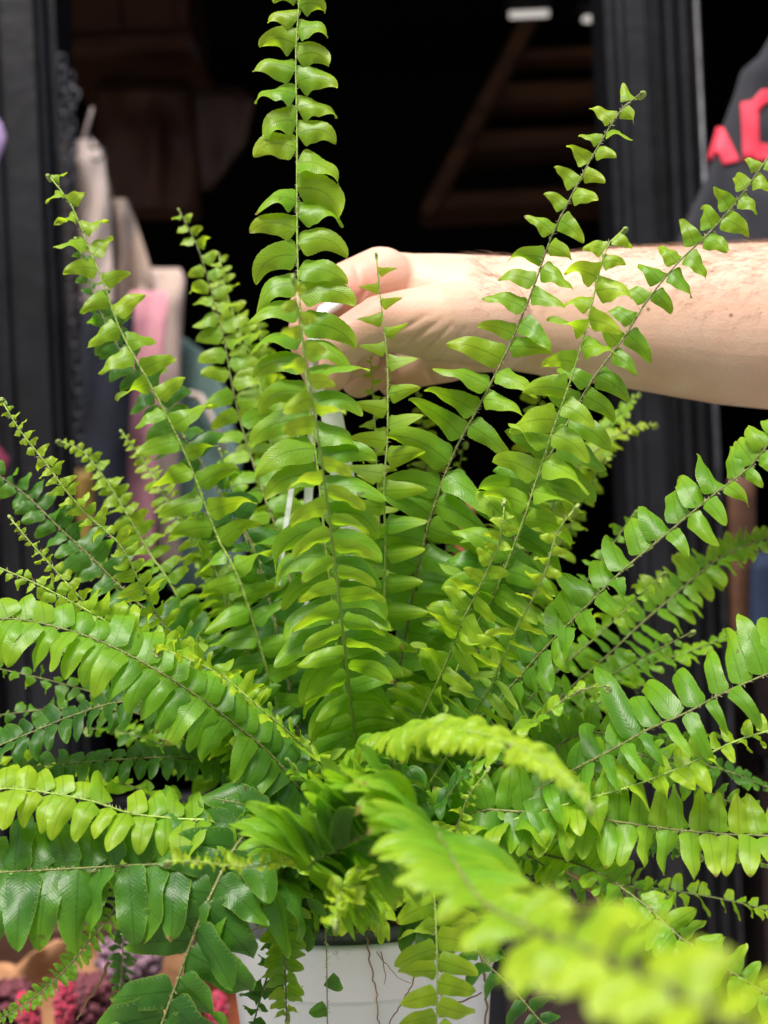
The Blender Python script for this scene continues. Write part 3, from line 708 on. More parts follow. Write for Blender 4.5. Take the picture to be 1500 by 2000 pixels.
def frond(path, L=100, hint=(0,-1,.35), age=.45, pitch=46, ratio=.36, g=.5, curl=.25, roll=0, fwd=.2, blunt=3.2, penv=None, rs=.62, hint2=None,
          tipage=.45, fold=.12, wave=.085, env=None, bare=.1, hi=True, tip='coil', asym=(1, 1), jit=1.0, crown=True,
          world=False, label=None, stemr=.0009, dense_tip=.45):
    """path: tip -> base in photo px + depth; L and pitch: leaflet length / spacing in photo px at the frond's mean depth"""
    global NF; NF += 1
    if tip is None and rs == .62: rs = .88
    ratio *= (1.0 if tip is None else .90); pitch *= .93; jit *= 1.12; roll -= 20
    if not world:
        dm = path[len(path)//2][2]; pts = [P(*p) for p in path]
    else:
        pts = path; dm = (sum((p-CAM).y for p in path)/len(path))
    if crown:
        off = Vector((rng.uniform(-.022, .022), rng.uniform(-.02, .02), rng.uniform(-.006, .0)))
        pts = pts+[CROWN+off]
    pts = pts[::-1]
    S = catmull(pts, 14); seg = np.linalg.norm(np.diff(S, axis=0), axis=1); cum = np.concatenate([[0], np.cumsum(seg)]); TL = cum[-1]
    Lm = L/F*dm; pt = pitch*.56/F*dm
    def at_(s): return np.stack([np.interp(s, cum, S[:, k_]) for k_ in range(3)], -1)
    # stations with spacing shrinking to the tip
    e = env or [(0, .55), (.08, .8), (.25, 1), (.5, 1), (.75, .78), (.9, .45), (.97, .25), (1, .12)]
    ex, ey = zip(*e); qx, qy = zip(*(penv or e))
    s = TL*bare; st_ = []
    while s < TL-.0015:
        u = s/TL; st_.append(s); s += pt*(dense_tip+(1-dense_tip)*min(1, np.interp(u, qx, qy)*1.15))*rng.uniform(.92, 1.08)*.5
    K = len(st_)
    if K < 4: return
    ss = np.array(st_); side0 = np.where(np.arange(K) % 2 == 0, 1., -1.)
    keep = rng.random(K) < 1-.035*jit; ss = ss[keep]; side0 = side0[keep]; K = len(ss)
    u = ss/TL; side = side0
    p0 = at_(ss); T = nrm(at_(np.minimum(ss+.003, TL))-at_(ss-.003))
    h2 = nrm(np.array(hint2 or hint, float)); uu = np.clip((u-rs+.05)/.36, 0, 1)[:, None]; H = nrm(nrm(np.array(hint, float))*(1-uu)+h2*uu); Nn = nrm(H-T*np.sum(H*T, -1, keepdims=True)); Sd = np.cross(T, Nn)
    # slow wandering twist along the rachis
    ph0 = rng.uniform(0, 6.28); tw = np.radians(jit*9*np.sin(u*5+ph0))
    Nn2 = Nn*np.cos(tw)[:, None]+Sd*np.sin(tw)[:, None]; Sd = np.cross(T, Nn2); Nn = Nn2
    ln = Lm*np.interp(u, ex, ey)*rng.uniform(1-.17*jit, 1+.09*jit, K)
    ln *= np.where(side > 0, asym[0], asym[1])
    wr = ratio+(.78-ratio)*np.clip((u-rs)/(.98-rs), 0, 1)**1.3
    wd = ln*wr
    fwd_ = fwd+rng.normal(0, .13*jit, K)+.15*np.clip((u-.8)/.2, 0, 1)
    d = nrm(Sd*side[:, None]+T*fwd_[:, None]+Nn*(.24+rng.normal(0, .12*jit, K))[:, None])
    W = nrm(T-d*np.sum(T*d, -1, keepdims=True)); No = np.cross(d, W)*side[:, None]
    No = nrm(No); sgn = np.sign(np.sum(No*Nn, -1)); No *= sgn[:, None]
    rl = np.radians(roll*np.clip((1.0-u)/.35, .15, 1)+rng.normal(0, 12*jit, K))[:, None]
    W, No = W*np.cos(rl)+No*np.sin(rl), No*np.cos(rl)-W*np.sin(rl)
    ns = 22 if hi else 9; cs = np.array([-1, -.5, 0, .5, 1.]) if hi else np.array([-1, 0, 1.])
    m = len(cs); V = np.zeros((K, ns+1, m, 3)); t = np.linspace(0, 1, ns+1)
    p = p0+d*.0004; gg = g*1.5*rng.uniform(.6, 1.4, K); cc = curl*1.6*rng.uniform(.2, 1.8, K)+rng.normal(0, .08*jit, K)
    tws = rng.normal(0, .85*jit, K)/ns; wph = rng.uniform(0, 6.28, K); wf = rng.uniform(7, 12, K)
    bl = blunt-1.1*np.clip((u-.6)/.4, 0, 1)+rng.normal(0, .15, K)
    fl_ = fold*rng.uniform(.4, 1.6, K); cvx = rng.uniform(.4, 1.7, K)
    for i in range(ns+1):
        ti = t[i]
        rise = 1-(1-min(ti/.09, 1))**2
        w_ = .5*wd*(.25+.75*rise)*np.maximum(0, (1-ti**bl))**.62
        if i == ns: w_ = w_*0+wd*.01
        ser = 1+(.022 if (i % 2 and hi) else -.014)
        aur = 1+.28*max(0, 1-ti/.22)
        for j, c in enumerate(cs):
            ww = w_*(aur if c > 0 else 1)*(ser if abs(c) == 1 else 1)
            ripple = wave*wd*np.sin(wf*ti+wph+(1.3 if c > 0 else 0))*abs(c)*min(1, ti*3)
            V[:, i, j] = p+W*(ww*c)[:, None]+No*(fl_*abs(c)*w_*1.0-.34*w_*c*c*cvx+ripple)[:, None]
        # advance
        st = (ln/ns)[:, None]
        p = p+d*st
        gb = (gg*(.4+1.2*ti)/ns)[:, None]*np.array([[0, 0, -1.]])-(cc*(.3+1.4*ti)/ns)[:, None]*Nn*1.6
        gb = gb-d*np.sum(gb*d, -1, keepdims=True)
        d = nrm(d+gb)
        W = W-d*np.sum(W*d, -1, keepdims=True)
        W = nrm(W); No = nrm(No-d*np.sum(No*d, -1, keepdims=True)-W*np.sum(No*W, -1, keepdims=True))
        W, No = W+No*tws[:, None], No-W*tws[:, None]
    vs_ = V.reshape(-1, 3)
    i_, j_ = np.meshgrid(np.arange(ns), np.arange(m-1), indexing='ij'); b0 = (i_*m+j_).ravel()
    quad = np.stack([b0, b0+m, b0+m+1, b0+1], -1)
    quadr = quad[:, ::-1]
    per = (ns+1)*m
    # orientation so the upper face carries the normal
    fa = np.concatenate([(quad if side[k_] > 0 else quadr)+k_*per for k_ in range(K)])
    me = bpy.data.meshes.new('frond')
    me.vertices.add(len(vs_)); me.vertices.foreach_set('co', vs_.ravel())
    me.loops.add(fa.size); me.loops.foreach_set('vertex_index', fa.ravel().astype(np.int32))
    me.polygons.add(len(fa)); me.polygons.foreach_set('loop_start', np.arange(0, fa.size, 4, dtype=np.int32))
    me.update(calc_edges=True)
    uvv = np.zeros((K, ns+1, m, 2)); uvv[..., 0] = (cs*.5+.5)[None, None, :]; uvv[..., 1] = t[None, :, None]
    uvv = uvv.reshape(-1, 2); uvl = me.uv_layers.new(name='UVMap'); uvl.data.foreach_set('uv', uvv[fa.ravel()].ravel())
    ag = age+.045+tipage*np.clip((u-.35)/.65, 0, 1)+rng.normal(0, .05, K)
    ag = np.repeat(ag[:, None], ns+1, 1)+.26*t[None, :]**2-.04; ag = np.repeat(ag[:, :, None], m, 2).ravel()
    att = me.attributes.new('age', 'FLOAT', 'POINT'); att.data.foreach_set('value', np.clip(ag, 0, 1))
    o = put('frond', me, LEAF, fern)
    if label: o['label'] = label
    # rachis
    sb = MB(); ns2 = 46
    rp_ = at_(np.linspace(0, TL, ns2)); rr_ = [stemr*(1.15-.75*(i/(ns2-1))) for i in range(ns2)]
    sb.tube([Vector(q) for q in rp_], rr_, 7)
    young = age > .5
    so_ = sb.build('stem', STEM_Y if young else STEM_O, o, True)
    # papery scales on the rachis
    if hi:
        hb_ = MB(); nsc = int(TL/.0011)
        for i in range(nsc):
            s_ = rng.uniform(.1, .985)*TL; q = Vector(at_(s_)); a_ = rng.uniform(0, 6.28); tt = Vector(nrm(at_(min(s_+.002, TL))-at_(s_-.002)))
            n1 = tt.orthogonal().normalized(); n2 = tt.cross(n1); dr = n1*math.cos(a_)+n2*math.sin(a_)
            l_ = rng.uniform(.0008, .0022); k0 = len(hb_.v); b_ = tt*.00022
            hb_.v += [tuple(q+dr*stemr*.6-b_), tuple(q+dr*stemr*.6+b_), tuple(q+dr*(stemr*.6+l_)+tt*l_*rng.uniform(-.2, 1.1))]; hb_.f.append((k0, k0+1, k0+2))
        hb_.build('stem_scales', SCALE, so_)
    if tip == 'coil':
        tq = Vector(at_(TL)); td = Vector(nrm(at_(TL)-at_(TL-.004))); nn = Vector(Nn[-1]); r0 = .0022*rng.uniform(.75, 1.25)
        fm = MB(); pts_ = []; rads = []
        c = tq-nn*r0
        for i in range(30):
            a_ = i/29*3.4*math.pi; r1 = r0*(1-.8*i/29)
            pts_.append(c+nn*math.cos(a_)*r1+td*math.sin(a_)*r1); rads.append(r0*(.42-.14*i/29))
        fm.tube(pts_, rads, 7); 
        fm.build('fiddlehead', BUD, o, True)
    return o

UPF = (0, -1, .35); HZ = (0, -.45, 1)
TP = [(0,.5),(.1,.8),(.3,1),(.5,.98),(.68,.82),(.82,.62),(.93,.42),(1,.22)]
# --- tall upright fronds
frond([(588,-40,.66),(578,100,.66),(580,250,.66),(580,400,.66),(583,550,.66),(598,740,.66),(622,930,.665),(640,1100,.675),(660,1250,.69),(688,1400,.72)],
      L=150, pitch=106, age=.52, tipage=.15, ratio=.42, g=1.2, curl=.15, roll=-6, blunt=2.2, fwd=.30, env=[(0,.55),(.1,.75),(.35,.97),(.6,.88),(.75,.76),(.85,.70),(.93,.55),(1,.38)], label='tallest frond, pale lime and cut by the top of the photo', tip=None, jit=.8, dense_tip=.7, rs=.6)
frond([(572,548,.52),(588,650,.53),(610,780,.54),(628,900,.565),(648,1050,.6),(672,1250,.66),(695,1450,.72)], L=118, pitch=165, age=.58, tipage=.35, g=.75, curl=.15, ratio=.40, env=TP)
frond([(735,500,.70),(745,600,.70),(756,700,.70),(757,850,.70),(750,950,.70),(752,1100,.71),(738,1300,.73)], L=90, pitch=124, age=.58, tipage=.3, ratio=.52, g=.1, curl=.02, blunt=1.5, fwd=.18, fold=.05, wave=.02, env=[(0,.6),(.2,.9),(.45,1),(.7,.95),(.85,.7),(.95,.5),(1,.35)], jit=.6, dense_tip=.8)
frond([(722,665,.76),(728,760,.76),(735,900,.76),(738,1100,.77)], L=55, pitch=80, age=.6, ratio=.5, g=.2, blunt=1.6)
frond([(1252,182,.67),(1215,212,.67),(1160,300,.67),(1115,385,.67),(1078,460,.675),(1035,580,.68),(988,690,.685),(932,800,.69),(880,900,.70),(830,1050,.71),(790,1250,.73)],
      L=150, pitch=112, age=.45, tipage=.3, ratio=.44, g=.6, curl=.12, blunt=2.0, env=[(0,.6),(.15,.9),(.35,1),(.55,.95),(.66,.8),(.74,.55),(.85,.42),(1,.3)], dense_tip=.7)
frond([(1218,448,.63),(1182,490,.63),(1150,620,.635),(1122,720,.64),(1080,840,.65),(1050,930,.66),(1010,1050,.67),(960,1170,.69),(900,1290,.71)],
      L=124, pitch=116, age=.52, tipage=.35, ratio=.46, g=.7, curl=.3, jit=1.3, blunt=2.1, env=[(0,.6),(.15,.9),(.45,1),(.7,.95),(.85,.7),(.95,.5),(1,.35)], dense_tip=.75)
frond([(1505,300,.65),(1440,392,.655),(1380,460,.66),(1325,512,.66),(1262,590,.665),(1215,665,.67),(1155,745,.675),(1090,860,.68),(1030,980,.69),(960,1150,.71),(870,1350,.74)],
      L=118, pitch=100, age=.25, tipage=.45, ratio=.48, g=.7, curl=.4, roll=15, blunt=2.2, env=[(0,.6),(.15,.9),(.35,1),(.6,1),(.7,.75),(.8,.55),(.92,.5),(1,.35)], dense_tip=.7)
frond([(985,985,.63),(975,1060,.635),(930,1160,.65),(900,1220,.66),(860,1320,.70)], L=95, pitch=86, age=.7, tipage=.2, ratio=.42, g=.5, curl=.3, jit=1.4)
frond([(1122,995,.60),(1088,1040,.605),(1060,1130,.61),(1010,1225,.63),(975,1300,.65),(935,1380,.69)], L=80, pitch=110, age=.72, tipage=.25, ratio=.36, g=.3, curl=.1, roll=60, jit=1.2)
frond([(1278,828,.90),(1220,842,.90),(1160,885,.89),(1100,950,.88),(1020,1100,.86)], L=75, pitch=38, age=.5, tipage=.45, ratio=.3, g=.4, hint=(0,-.5,.9), hi=False)
frond([(1245,770,.93),(1190,830,.93),(1130,920,.92),(1040,1080,.88)], L=95, pitch=44, age=.3, tipage=.35, ratio=.34, g=.7, hint=(0,-.5,.8), hi=False)
frond([(815,770,.86),(830,860,.86),(830,960,.85),(800,1150,.83)], L=70, pitch=60, age=.4, ratio=.4)
frond([(1065,630,.82),(1055,740,.82),(1050,860,.82),(1020,1000,.82),(940,1250,.80)], L=72, pitch=70, age=.5, ratio=.45, hi=False)
# --- left uprights
frond([(97,345,.72),(140,402,.72),(172,480,.72),(205,560,.72),(235,645,.72),(290,745,.72),(340,840,.725),(380,930,.73),(425,1050,.735),(490,1200,.74)],
      L=96, pitch=118, age=.55, tipage=.3, ratio=.5, g=.45, curl=.3, blunt=1.9, env=[(0,.7),(.3,1),(.55,.95),(.75,.85),(.9,.65),(1,.4)], jit=1.2, dense_tip=.75)
frond([(150,470,.77),(185,580,.77),(232,680,.77),(300,770,.77),(370,870,.77),(440,980,.77),(520,1150,.77)], L=92, pitch=78, age=.08, tipage=.15, ratio=.46, g=.5, curl=.5, roll=25, hint=(.3,-1,.5), jit=1.4, blunt=2.6)
frond([(350,412,.84),(385,480,.84),(410,560,.84),(435,650,.84),(455,760,.84),(480,860,.84),(520,980,.83),(570,1150,.82)], L=84, pitch=80, age=.5, tipage=.3, ratio=.5, g=.5, env=TP, hi=False, curl=.3)
frond([(428,500,.88),(445,580,.88),(470,650,.88),(500,720,.88),(520,820,.87),(545,950,.86),(590,1150,.83)], L=82, pitch=56, age=.6, tipage=.25, ratio=.45, g=.3, env=TP, hi=False)
frond([(505,620,.90),(515,720,.90),(530,820,.89),(560,980,.87)], L=80, pitch=56, age=.55, tipage=.2, ratio=.42, hi=False)
frond([(5,785,.66),(40,842,.66),(90,905,.66),(130,960,.66),(180,1015,.665),(235,1065,.67),(280,1150,.68),(350,1260,.70)], L=66, pitch=62, age=.62, tipage=.3, ratio=.55, g=.3, curl=.9, roll=30, blunt=1.7, jit=1.3, env=[(0,.9),(.3,1),(.6,.9),(.8,.6),(1,.3)])
frond([(118,862,.79),(160,880,.79),(205,935,.79),(245,1000,.79),(295,1085,.79),(360,1190,.78)], L=64, pitch=50, age=.55, tipage=.3, ratio=.5, g=.4, curl=.4)
frond([(238,845,.84),(280,900,.84),(330,985,.83),(385,1065,.82),(440,1160,.80)], L=58, pitch=48, age=.6, tipage=.3, ratio=.35, g=.4, hi=False)
frond([(-50,900,.75),(45,962,.75),(120,1035,.75),(175,1085,.75),(250,1160,.75),(340,1240,.75),(460,1360,.75)], L=92, pitch=68, age=.15, tipage=.15, ratio=.46, g=.3, curl=.15, env=TP)
frond([(20,1012,.69),(60,1060,.69),(105,1110,.69),(155,1165,.69),(225,1230,.70),(340,1330,.71)], L=50, pitch=56, age=.7, tipage=.25, ratio=.6, g=.2, curl=.4, jit=1.4)
frond([(-10,1105,.66),(60,1135,.66),(130,1170,.66),(210,1215,.66),(320,1280,.67),(450,1370,.69)], L=82, pitch=66, age=.55, tipage=.3, ratio=.5, g=.6, curl=.5, roll=20, jit=1.3)
# --- left horizontals
frond([(-60,1215,0.631),(20,1208,0.632),(100,1222,0.634),(190,1250,0.636),(290,1300,0.639),(385,1360,0.644),(465,1420,0.653),(535,1480,0.665),(600,1560,0.679)],
      L=118, pitch=68, age=.22, tipage=.5, ratio=.42, g=1.0, curl=.5, hint=(-.15,-.75,.8), env=[(0,.6),(.2,.85),(.5,1),(.8,1),(1,.8)], tip=None, jit=.6, fwd=.32)
frond([(-60,1480,.70),(50,1435,.70),(150,1395,.705),(250,1370,.71),(380,1390,.72),(500,1450,.74)], L=84, pitch=56, age=.06, tipage=.08, ratio=.42, g=.4, curl=.4, hint=HZ, tip=None, env=[(0,.6),(.3,1),(1,.8)], jit=.6)
frond([(-60,1530,.71),(50,1500,.71),(150,1490,.715),(260,1482,.72),(360,1482,.73),(470,1510,.75)], L=66, pitch=50, age=.06, tipage=.1, ratio=.5, g=.3, curl=.6, hint=HZ, tip=None, env=[(0,.6),(.3,1),(1,.8)], jit=.6)
frond([(-70,1545,0.623),(10,1540,0.623),(90,1548,0.625),(180,1565,0.627),(260,1590,0.631),(350,1600,0.637),(450,1620,0.651)], L=98, pitch=72, age=.55, tipage=.35, ratio=.48, g=.8, curl=.3, hint=(0,-.7,.8), tip=None, env=[(0,.6),(.3,.8),(.6,1),(1,.9)], jit=.8)
frond([(-120,1712,0.620),(-20,1705,0.620),(80,1700,0.620),(170,1695,0.622),(260,1690,0.623),(350,1688,0.627),(450,1695,0.636),(550,1720,0.655)],
      L=168, pitch=92, age=.13, tipage=.1, ratio=.42, g=.85, curl=.3, hint=(0,-.8,.65), tip=None, env=[(0,.35),(.25,.55),(.5,.95),(1,1)], blunt=3.6, jit=.85, wave=.12, fwd=.1)
frond([(275,2110,0.609),(305,2030,0.611),(345,1920,0.613),(385,1810,0.617),(435,1700,0.623),(480,1630,0.637),(560,1600,0.665)],
      L=158, pitch=94, age=.14, tipage=.05, ratio=.47, g=.35, curl=.4, hint=(.1,-.85,.5), tip=None, env=[(0,.4),(.3,.6),(.55,.9),(.8,1),(1,1)], blunt=3.4, jit=.85, wave=.12, fwd=.35, stemr=.0013)
frond([(330,1682,0.540),(380,1682,0.545),(440,1690,0.550),(500,1692,0.560),(560,1680,0.580),(610,1700,0.630)], L=70, pitch=56, age=.85, tipage=.15, ratio=.42, g=-.3, curl=-.6, roll=40, hint=HZ, jit=2.0, env=[(0,.7),(.3,1),(.6,.8),(1,.3)])
frond([(312,1266,.63),(375,1290,.63),(440,1325,.635),(510,1385,.64),(590,1455,.66),(650,1530,.70)], L=88, pitch=100, age=.7, tipage=.25, ratio=.34, g=-.1, curl=-.2, roll=35, hint=HZ, jit=1.7, env=[(0,.9),(.3,1),(.6,.8),(1,.4)])
frond([(-20,2000,.72),(40,1968,.72),(95,1925,.72),(145,1875,.72),(200,1810,.72),(330,1700,.74)], L=42, pitch=34, age=.5, tipage=.1, ratio=.5, g=.3, hint=(0,-1,.3), env=[(0,.9),(.4,1),(.8,.7),(1,.3)])
frond([(225,2010,.80),(238,1900,.80),(250,1800,.79),(330,1690,.78)], L=46, pitch=40, age=.1, tipage=.05, ratio=.6, g=.3, hi=False)
# --- centre bottom
frond([(560,1992,.655),(558,1930,.655),(556,1850,.655),(556,1780,.66),(553,1715,.67),(600,1650,.70)], L=58, pitch=48, age=.3, tipage=.4, ratio=.62, g=.2, curl=.2, jit=.7, blunt=3, env=[(0,.9),(.3,1),(.7,1),(.9,.7),(1,.4)])
frond([(640,2040,.66),(639,1950,.66),(638,1860,.66),(636,1800,.67),(650,1760,.70)], L=42, pitch=210, age=.2, tipage=0, ratio=.75, g=.1, tip=None, bare=.2, env=[(0,1),(1,1)], dense_tip=1, stemr=.0006)
frond([(480,2060,.66),(500,1980,.66),(525,1900,.665),(560,1830,.68),(590,1780,.71)], L=72, pitch=56, age=.02, tipage=.05, ratio=.55, g=.6, curl=.9, roll=40, jit=2.2, tip=None)
frond([(850,2120,.60),(852,2020,.60),(854,1920,.60),(852,1820,.605),(842,1720,.62),(800,1660,.67)], L=92, pitch=82, age=.6, tipage=.35, ratio=.50, g=.15, curl=.35, hint=(0,-1,.2), tip=None, env=[(0,.9),(.4,1),(.8,.95),(1,.7)], jit=.7)
frond([(1680,2170,.195),(1500,2050,.21),(1330,1940,.24),(1170,1865,.275),(1030,1810,.33),(935,1755,.40),(885,1680,.46),(835,1610,.52),(765,1605,.545),(685,1645,.555),(605,1690,.562),(640,1705,.66)],
      L=122, pitch=150, age=.40, tipage=.55, ratio=.26, g=.4, curl=.25, hint=(.42,.6,.55), hint2=(-.2,-.65,.75), env=[(0,1.6),(.30,1.6),(.38,1.8),(.51,1.7),(.615,1.15),(.685,.76),(.825,.72),(.93,.64),(1,.45)],
      penv=[(0,.12),(.3,.12),(.51,.15),(.635,.5),(.72,1),(1,1)], dense_tip=.03, jit=.7, tip=None, rs=.51, bare=.31)
frond([(1152,1568,.43),(1085,1502,.445),(985,1448,.475),(870,1422,.52),(770,1432,.58),(710,1500,.66)], L=98, pitch=62, age=.55, tipage=.45, ratio=.42, g=1.1, curl=.4, hint=(.1,-.6,.8), jit=.9)
frond([(655,1795,.52),(662,1752,.53),(690,1728,.55),(720,1745,.60),(715,1780,.66)], L=78, pitch=44, age=.72, tipage=.15, ratio=.5, g=.1, curl=-.5, roll=30, hint=(0,-1,.2), jit=2.6, env=[(0,1),(.7,1),(1,.4)])
frond([(950,1508,.62),(915,1555,.625),(890,1620,.64),(860,1670,.70)], L=48, pitch=74, age=.7, tipage=.2, ratio=.4, jit=1.5)
# --- right
frond([(1560,800,0.630),(1500,868,0.630),(1462,915,0.635),(1395,965,0.640),(1335,1015,0.645),(1275,1065,0.650),(1215,1115,0.655),(1150,1180,0.665),(1075,1255,0.680),(990,1350,0.700),(880,1470,0.740)],
      L=128, pitch=92, age=.26, tipage=.4, ratio=.44, g=.6, curl=.4, hint=(-.2,-.8,.65), env=[(0,.5),(.2,.85),(.5,1),(.8,.9),(.92,.6),(1,.35)], asym=(.72,1.05), tip=None)
frond([(1530,1040,.86),(1440,1072,.86),(1380,1108,.855),(1320,1160,.85),(1250,1220,.84),(1130,1330,.82)], L=96, pitch=50, age=.45, tipage=.2, ratio=.34, g=.8, curl=.1, hi=False, hint=(0,-1,.5))
frond([(1620,1270,0.620),(1540,1300,0.622),(1465,1330,0.623),(1400,1360,0.625),(1335,1395,0.627),(1265,1425,0.631),(1195,1465,0.637),(1090,1520,0.648),(960,1600,0.669)],
      L=172, pitch=88, age=.28, tipage=.3, ratio=.27, g=.3, curl=.7, hint=(-.3,-.7,.7), asym=(.7,1.05), fwd=.1, tip=None, env=[(0,.4),(.25,.7),(.55,1),(1,.85)], jit=1.2)
frond([(1600,1400,0.623),(1510,1425,0.623),(1430,1450,0.625),(1350,1490,0.627),(1250,1530,0.631),(1150,1560,0.637),(1040,1590,0.648),(940,1630,0.665)], L=100, pitch=80, age=.6, tipage=.3, ratio=.5, g=.3, curl=.3, hint=HZ, jit=1.5, roll=20, tip=None)
frond([(1600,1630,0.631),(1500,1632,0.631),(1400,1628,0.631),(1300,1618,0.632),(1200,1604,0.634),(1110,1592,0.639),(1010,1585,0.651),(900,1600,0.669)], L=96, pitch=74, age=.36, tipage=.45, ratio=.48, g=.25, curl=.1, hint=(0,-1,.45), tip=None, jit=.7, fwd=-.1, env=[(0,.5),(.3,.9),(.6,1),(1,.9)])
frond([(1498,1690,.68),(1440,1668,.68),(1380,1652,.68),(1310,1640,.69),(1180,1620,.71)], L=52, pitch=40, age=.55, tipage=.3, ratio=.5, g=.2, hint=(0,-1,.3))
frond([(1560,1625,.65),(1480,1590,.65),(1400,1555,.655),(1320,1510,.66),(1240,1470,.68),(1100,1450,.72)], L=66, pitch=60, age=.35, tipage=.2, ratio=.55, g=.2, hint=(0,-1,.4), tip=None, jit=.7)
frond([(1560,1985,.60),(1480,1930,.60),(1400,1880,.605),(1330,1832,.61),(1262,1770,.62),(1200,1725,.63),(1140,1692,.645),(1060,1668,.67),(960,1650,.71)], L=66, pitch=66, age=.45, tipage=.2, ratio=.62, g=-.05, curl=.2, hint=(0,-1,.35), jit=1.3, blunt=3, env=[(0,.7),(.3,.95),(.8,1),(1,.7)], tip=None)
frond([(1130,2080,.62),(1060,2000,.62),(1000,1930,.625),(940,1870,.64),(900,1800,.68)], L=98, pitch=76, age=.05, tipage=.03, ratio=.45, g=.5, curl=.5, hint=(0,-.8,.6), tip=None)
frond([(1520,1215,.84),(1430,1240,.84),(1340,1275,.835),(1240,1310,.83),(1100,1400,.81)], L=62, pitch=42, age=.4, tipage=.2, ratio=.4, g=.4, hi=False, hint=HZ)
frond([(1560,1560,.78),(1480,1530,.78),(1400,1500,.78),(1280,1480,.78),(1100,1500,.78)], L=70, pitch=46, age=.12, tipage=.1, ratio=.4, g=.4, hi=False, hint=HZ)
frond([(1185,1340,.62),(1130,1350,.625),(1060,1400,.635),(980,1460,.66),(900,1540,.70)], L=92, pitch=84, age=.4, tipage=.4, ratio=.42, g=.4, curl=.3, hint=HZ, jit=1.4)
# --- glossy dark mid fronds around the crown
for i, (pth, L_, a0) in enumerate([
    ([(560,1480,.60),(600,1530,.61),(660,1600,.64)], 110, .35), ([(740,1430,.62),(770,1500,.64),(770,1600,.68)], 120, .05),
    ([(420,1560,.62),(500,1580,.63),(590,1640,.68)], 120, .15), ([(930,1480,.64),(870,1560,.66),(800,1640,.70)], 130, .05),
    ([(1080,1700,.66),(1000,1660,.66),(900,1660,.70)], 90, .2), ([(450,1840,.66),(500,1760,.66),(570,1700,.70)], 90, .08),
    ([(330,1760,.64),(420,1740,.65),(540,1700,.69)], 110, .1), ([(980,1870,.66),(930,1790,.67),(860,1720,.70)], 100, .08)]):
    frond(pth, L=L_, pitch=70, age=a0, tipage=.1, ratio=.42, g=.6, curl=.5, hint=HZ, tip=None, jit=1.2)

for pth, a0 in (([(-30,1180,.74),(100,1260,.74),(250,1340,.74),(430,1450,.75)], .3), ([(-30,1300,.75),(120,1335,.75),(300,1390,.75),(480,1470,.76)], .15),
    ([(-30,1400,.77),(150,1385,.77),(350,1430,.77)], .05), ([(150,1060,.80),(255,1180,.80),(380,1300,.79),(520,1450,.79)], .35),
    ([(50,1185,.80),(200,1250,.80),(400,1380,.79)], .2), ([(325,960,.80),(400,1080,.80),(470,1250,.79),(560,1450,.79)], .4),
    ([(430,880,.82),(480,1050,.82),(545,1250,.80)], .25), ([(1240,1000,.80),(1150,1130,.80),(1040,1280,.79),(900,1450,.79)], .25),
    ([(1295,1120,.79),(1180,1230,.79),(1020,1380,.79)], .4), ([(1350,1235,.76),(1200,1315,.76),(1000,1440,.77)], .3),
    ([(1180,900,.84),(1110,1030,.84),(1020,1200,.82)], .45), ([(905,870,.84),(880,1000,.84),(845,1200,.82)], .35)):
    frond(pth, L=66, pitch=72, age=a0, tipage=.3, ratio=.42, g=.5, curl=.5, hint=(rng.normal(0,.4),-.7,.7), jit=1.8, env=TP, hi=False)

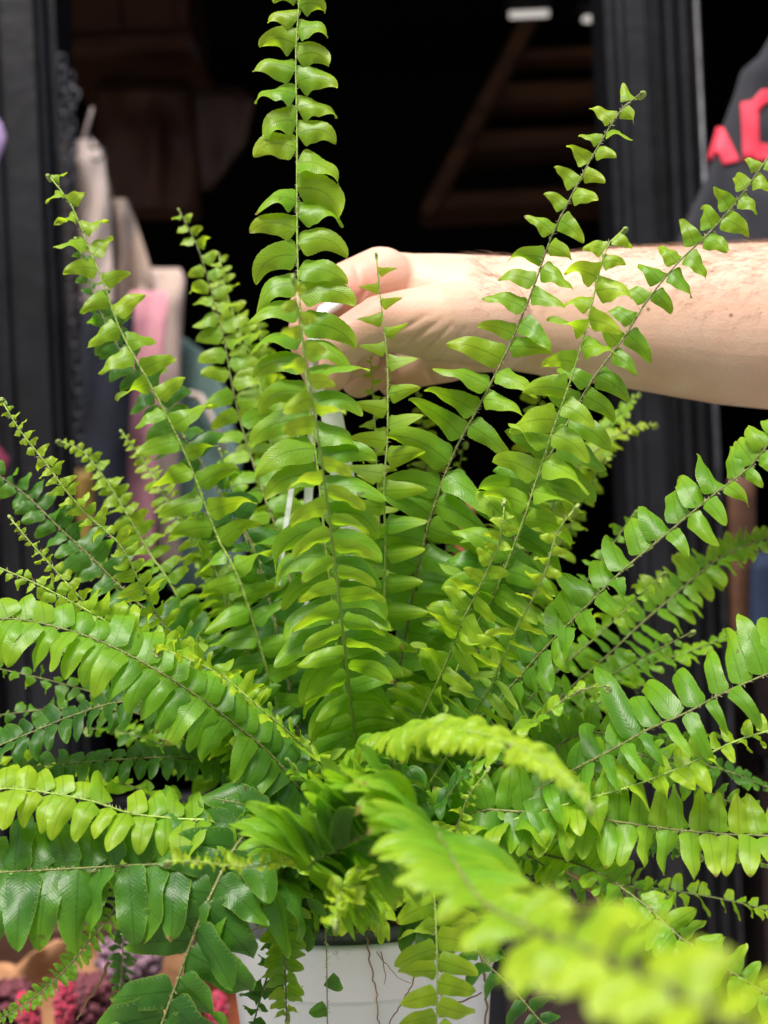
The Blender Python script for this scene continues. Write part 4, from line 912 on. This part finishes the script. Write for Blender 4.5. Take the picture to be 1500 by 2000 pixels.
# --- filler fronds forming the mass, all round the crown
def arch(az, elev, length, droop):
    """world path tip->base for a frond leaving the crown"""
    pts_ = []; p = Vector(CROWN); d = Vector((math.cos(az)*math.cos(elev), math.sin(az)*math.cos(elev), math.sin(elev)))
    pts_.append(p.copy()); n = 8
    for i in range(n):
        p = p+d*length/n; pts_.append(p.copy())
        d = (d+Vector((0, 0, -1))*droop*(i+1)/n/ n*2).normalized()
    return pts_[::-1]
rf = random.Random(5)
cnt = 0
fill = []
for i in range(11):      # steep centre / back
    fill.append((rf.uniform(.25, math.pi-.25), rf.uniform(.85, 1.35), rf.uniform(.17, .27), rf.uniform(.1, .5)))
for i in range(9):      # left and right flanks, behind the pot centre
    s_ = rf.choice((0, 1)); az = rf.uniform(-.35, .7); az = az if s_ else math.pi-az
    fill.append((az, rf.uniform(.35, .95), rf.uniform(.19, .29), rf.uniform(.3, .8)))
for i in range(7):
    s_ = i % 2; az = rf.uniform(-.6, .5); az = az if s_ else math.pi-az
    fill.append((az, rf.uniform(.05, .4), rf.uniform(.16, .26), rf.uniform(.4, .9)))
for (az, el, ln_, dr_) in fill:
    pth = arch(az, el, ln_, dr_)
    hv = Vector((-math.cos(az)*.6+rf.gauss(0,.35), -math.sin(az)*.6-.35+rf.gauss(0,.3), (1.0 if el < .8 else .55)+rf.gauss(0,.25)))
    frond(pth[:-1], L=rf.uniform(66, 96), pitch=rf.uniform(50, 64), age=rf.choice((.0, .08, .2, .3, .5)), tipage=.28, ratio=rf.uniform(.38, .46), g=rf.uniform(.3, .8), curl=rf.uniform(.2, .5),
          hint=tuple(hv), world=True, hi=False, jit=1.6, tip='coil' if rf.random() < .6 else None, env=TP, bare=.18)
print('FRONDS', NF)
# --- dangling roots and runners over the pot
for (pts_, r_) in (([(716,1830,.70),(722,1880,.699),(735,1935,.70),(738,1985,.702),(748,2040,.705)], .0005),
                   ([(818,1850,.70),(812,1900,.70),(790,1950,.70),(760,2000,.70),(740,2060,.70)], .0005),
                   ([(932,1840,.71),(946,1900,.71),(950,1960,.71),(945,2050,.715)], .0010),
                   ([(860,1970,.70),(905,1955,.70),(940,1940,.705)], .0007),
                   ([(212,1880,.66),(200,1910,.66),(170,1955,.66),(150,1992,.66)], .0009),
                   ([(1105,1700,.64),(1140,1725,.64),(1172,1770,.64),(1178,1830,.645)], .0010),
                   ([(735,1860,.700),(752,1880,.699),(775,1905,.701),(800,1920,.70)], .0003),
                   ([(745,1860,.700),(752,1905,.700),(748,1925,.700)], .0003)):
    c_ = catmull([P(*q) for q in pts_], 8); rb = MB()
    c_ = [Vector(q)+Vector((noise.noise(Vector(q)*300), 0, noise.noise(Vector(q)*300+Vector((5,5,5)))))*.0012 for q in c_]
    rb.tube(c_, [r_*(1-.5*i/len(c_)) for i in range(len(c_))], 6); rb.build('root', ROOT, fern, True)
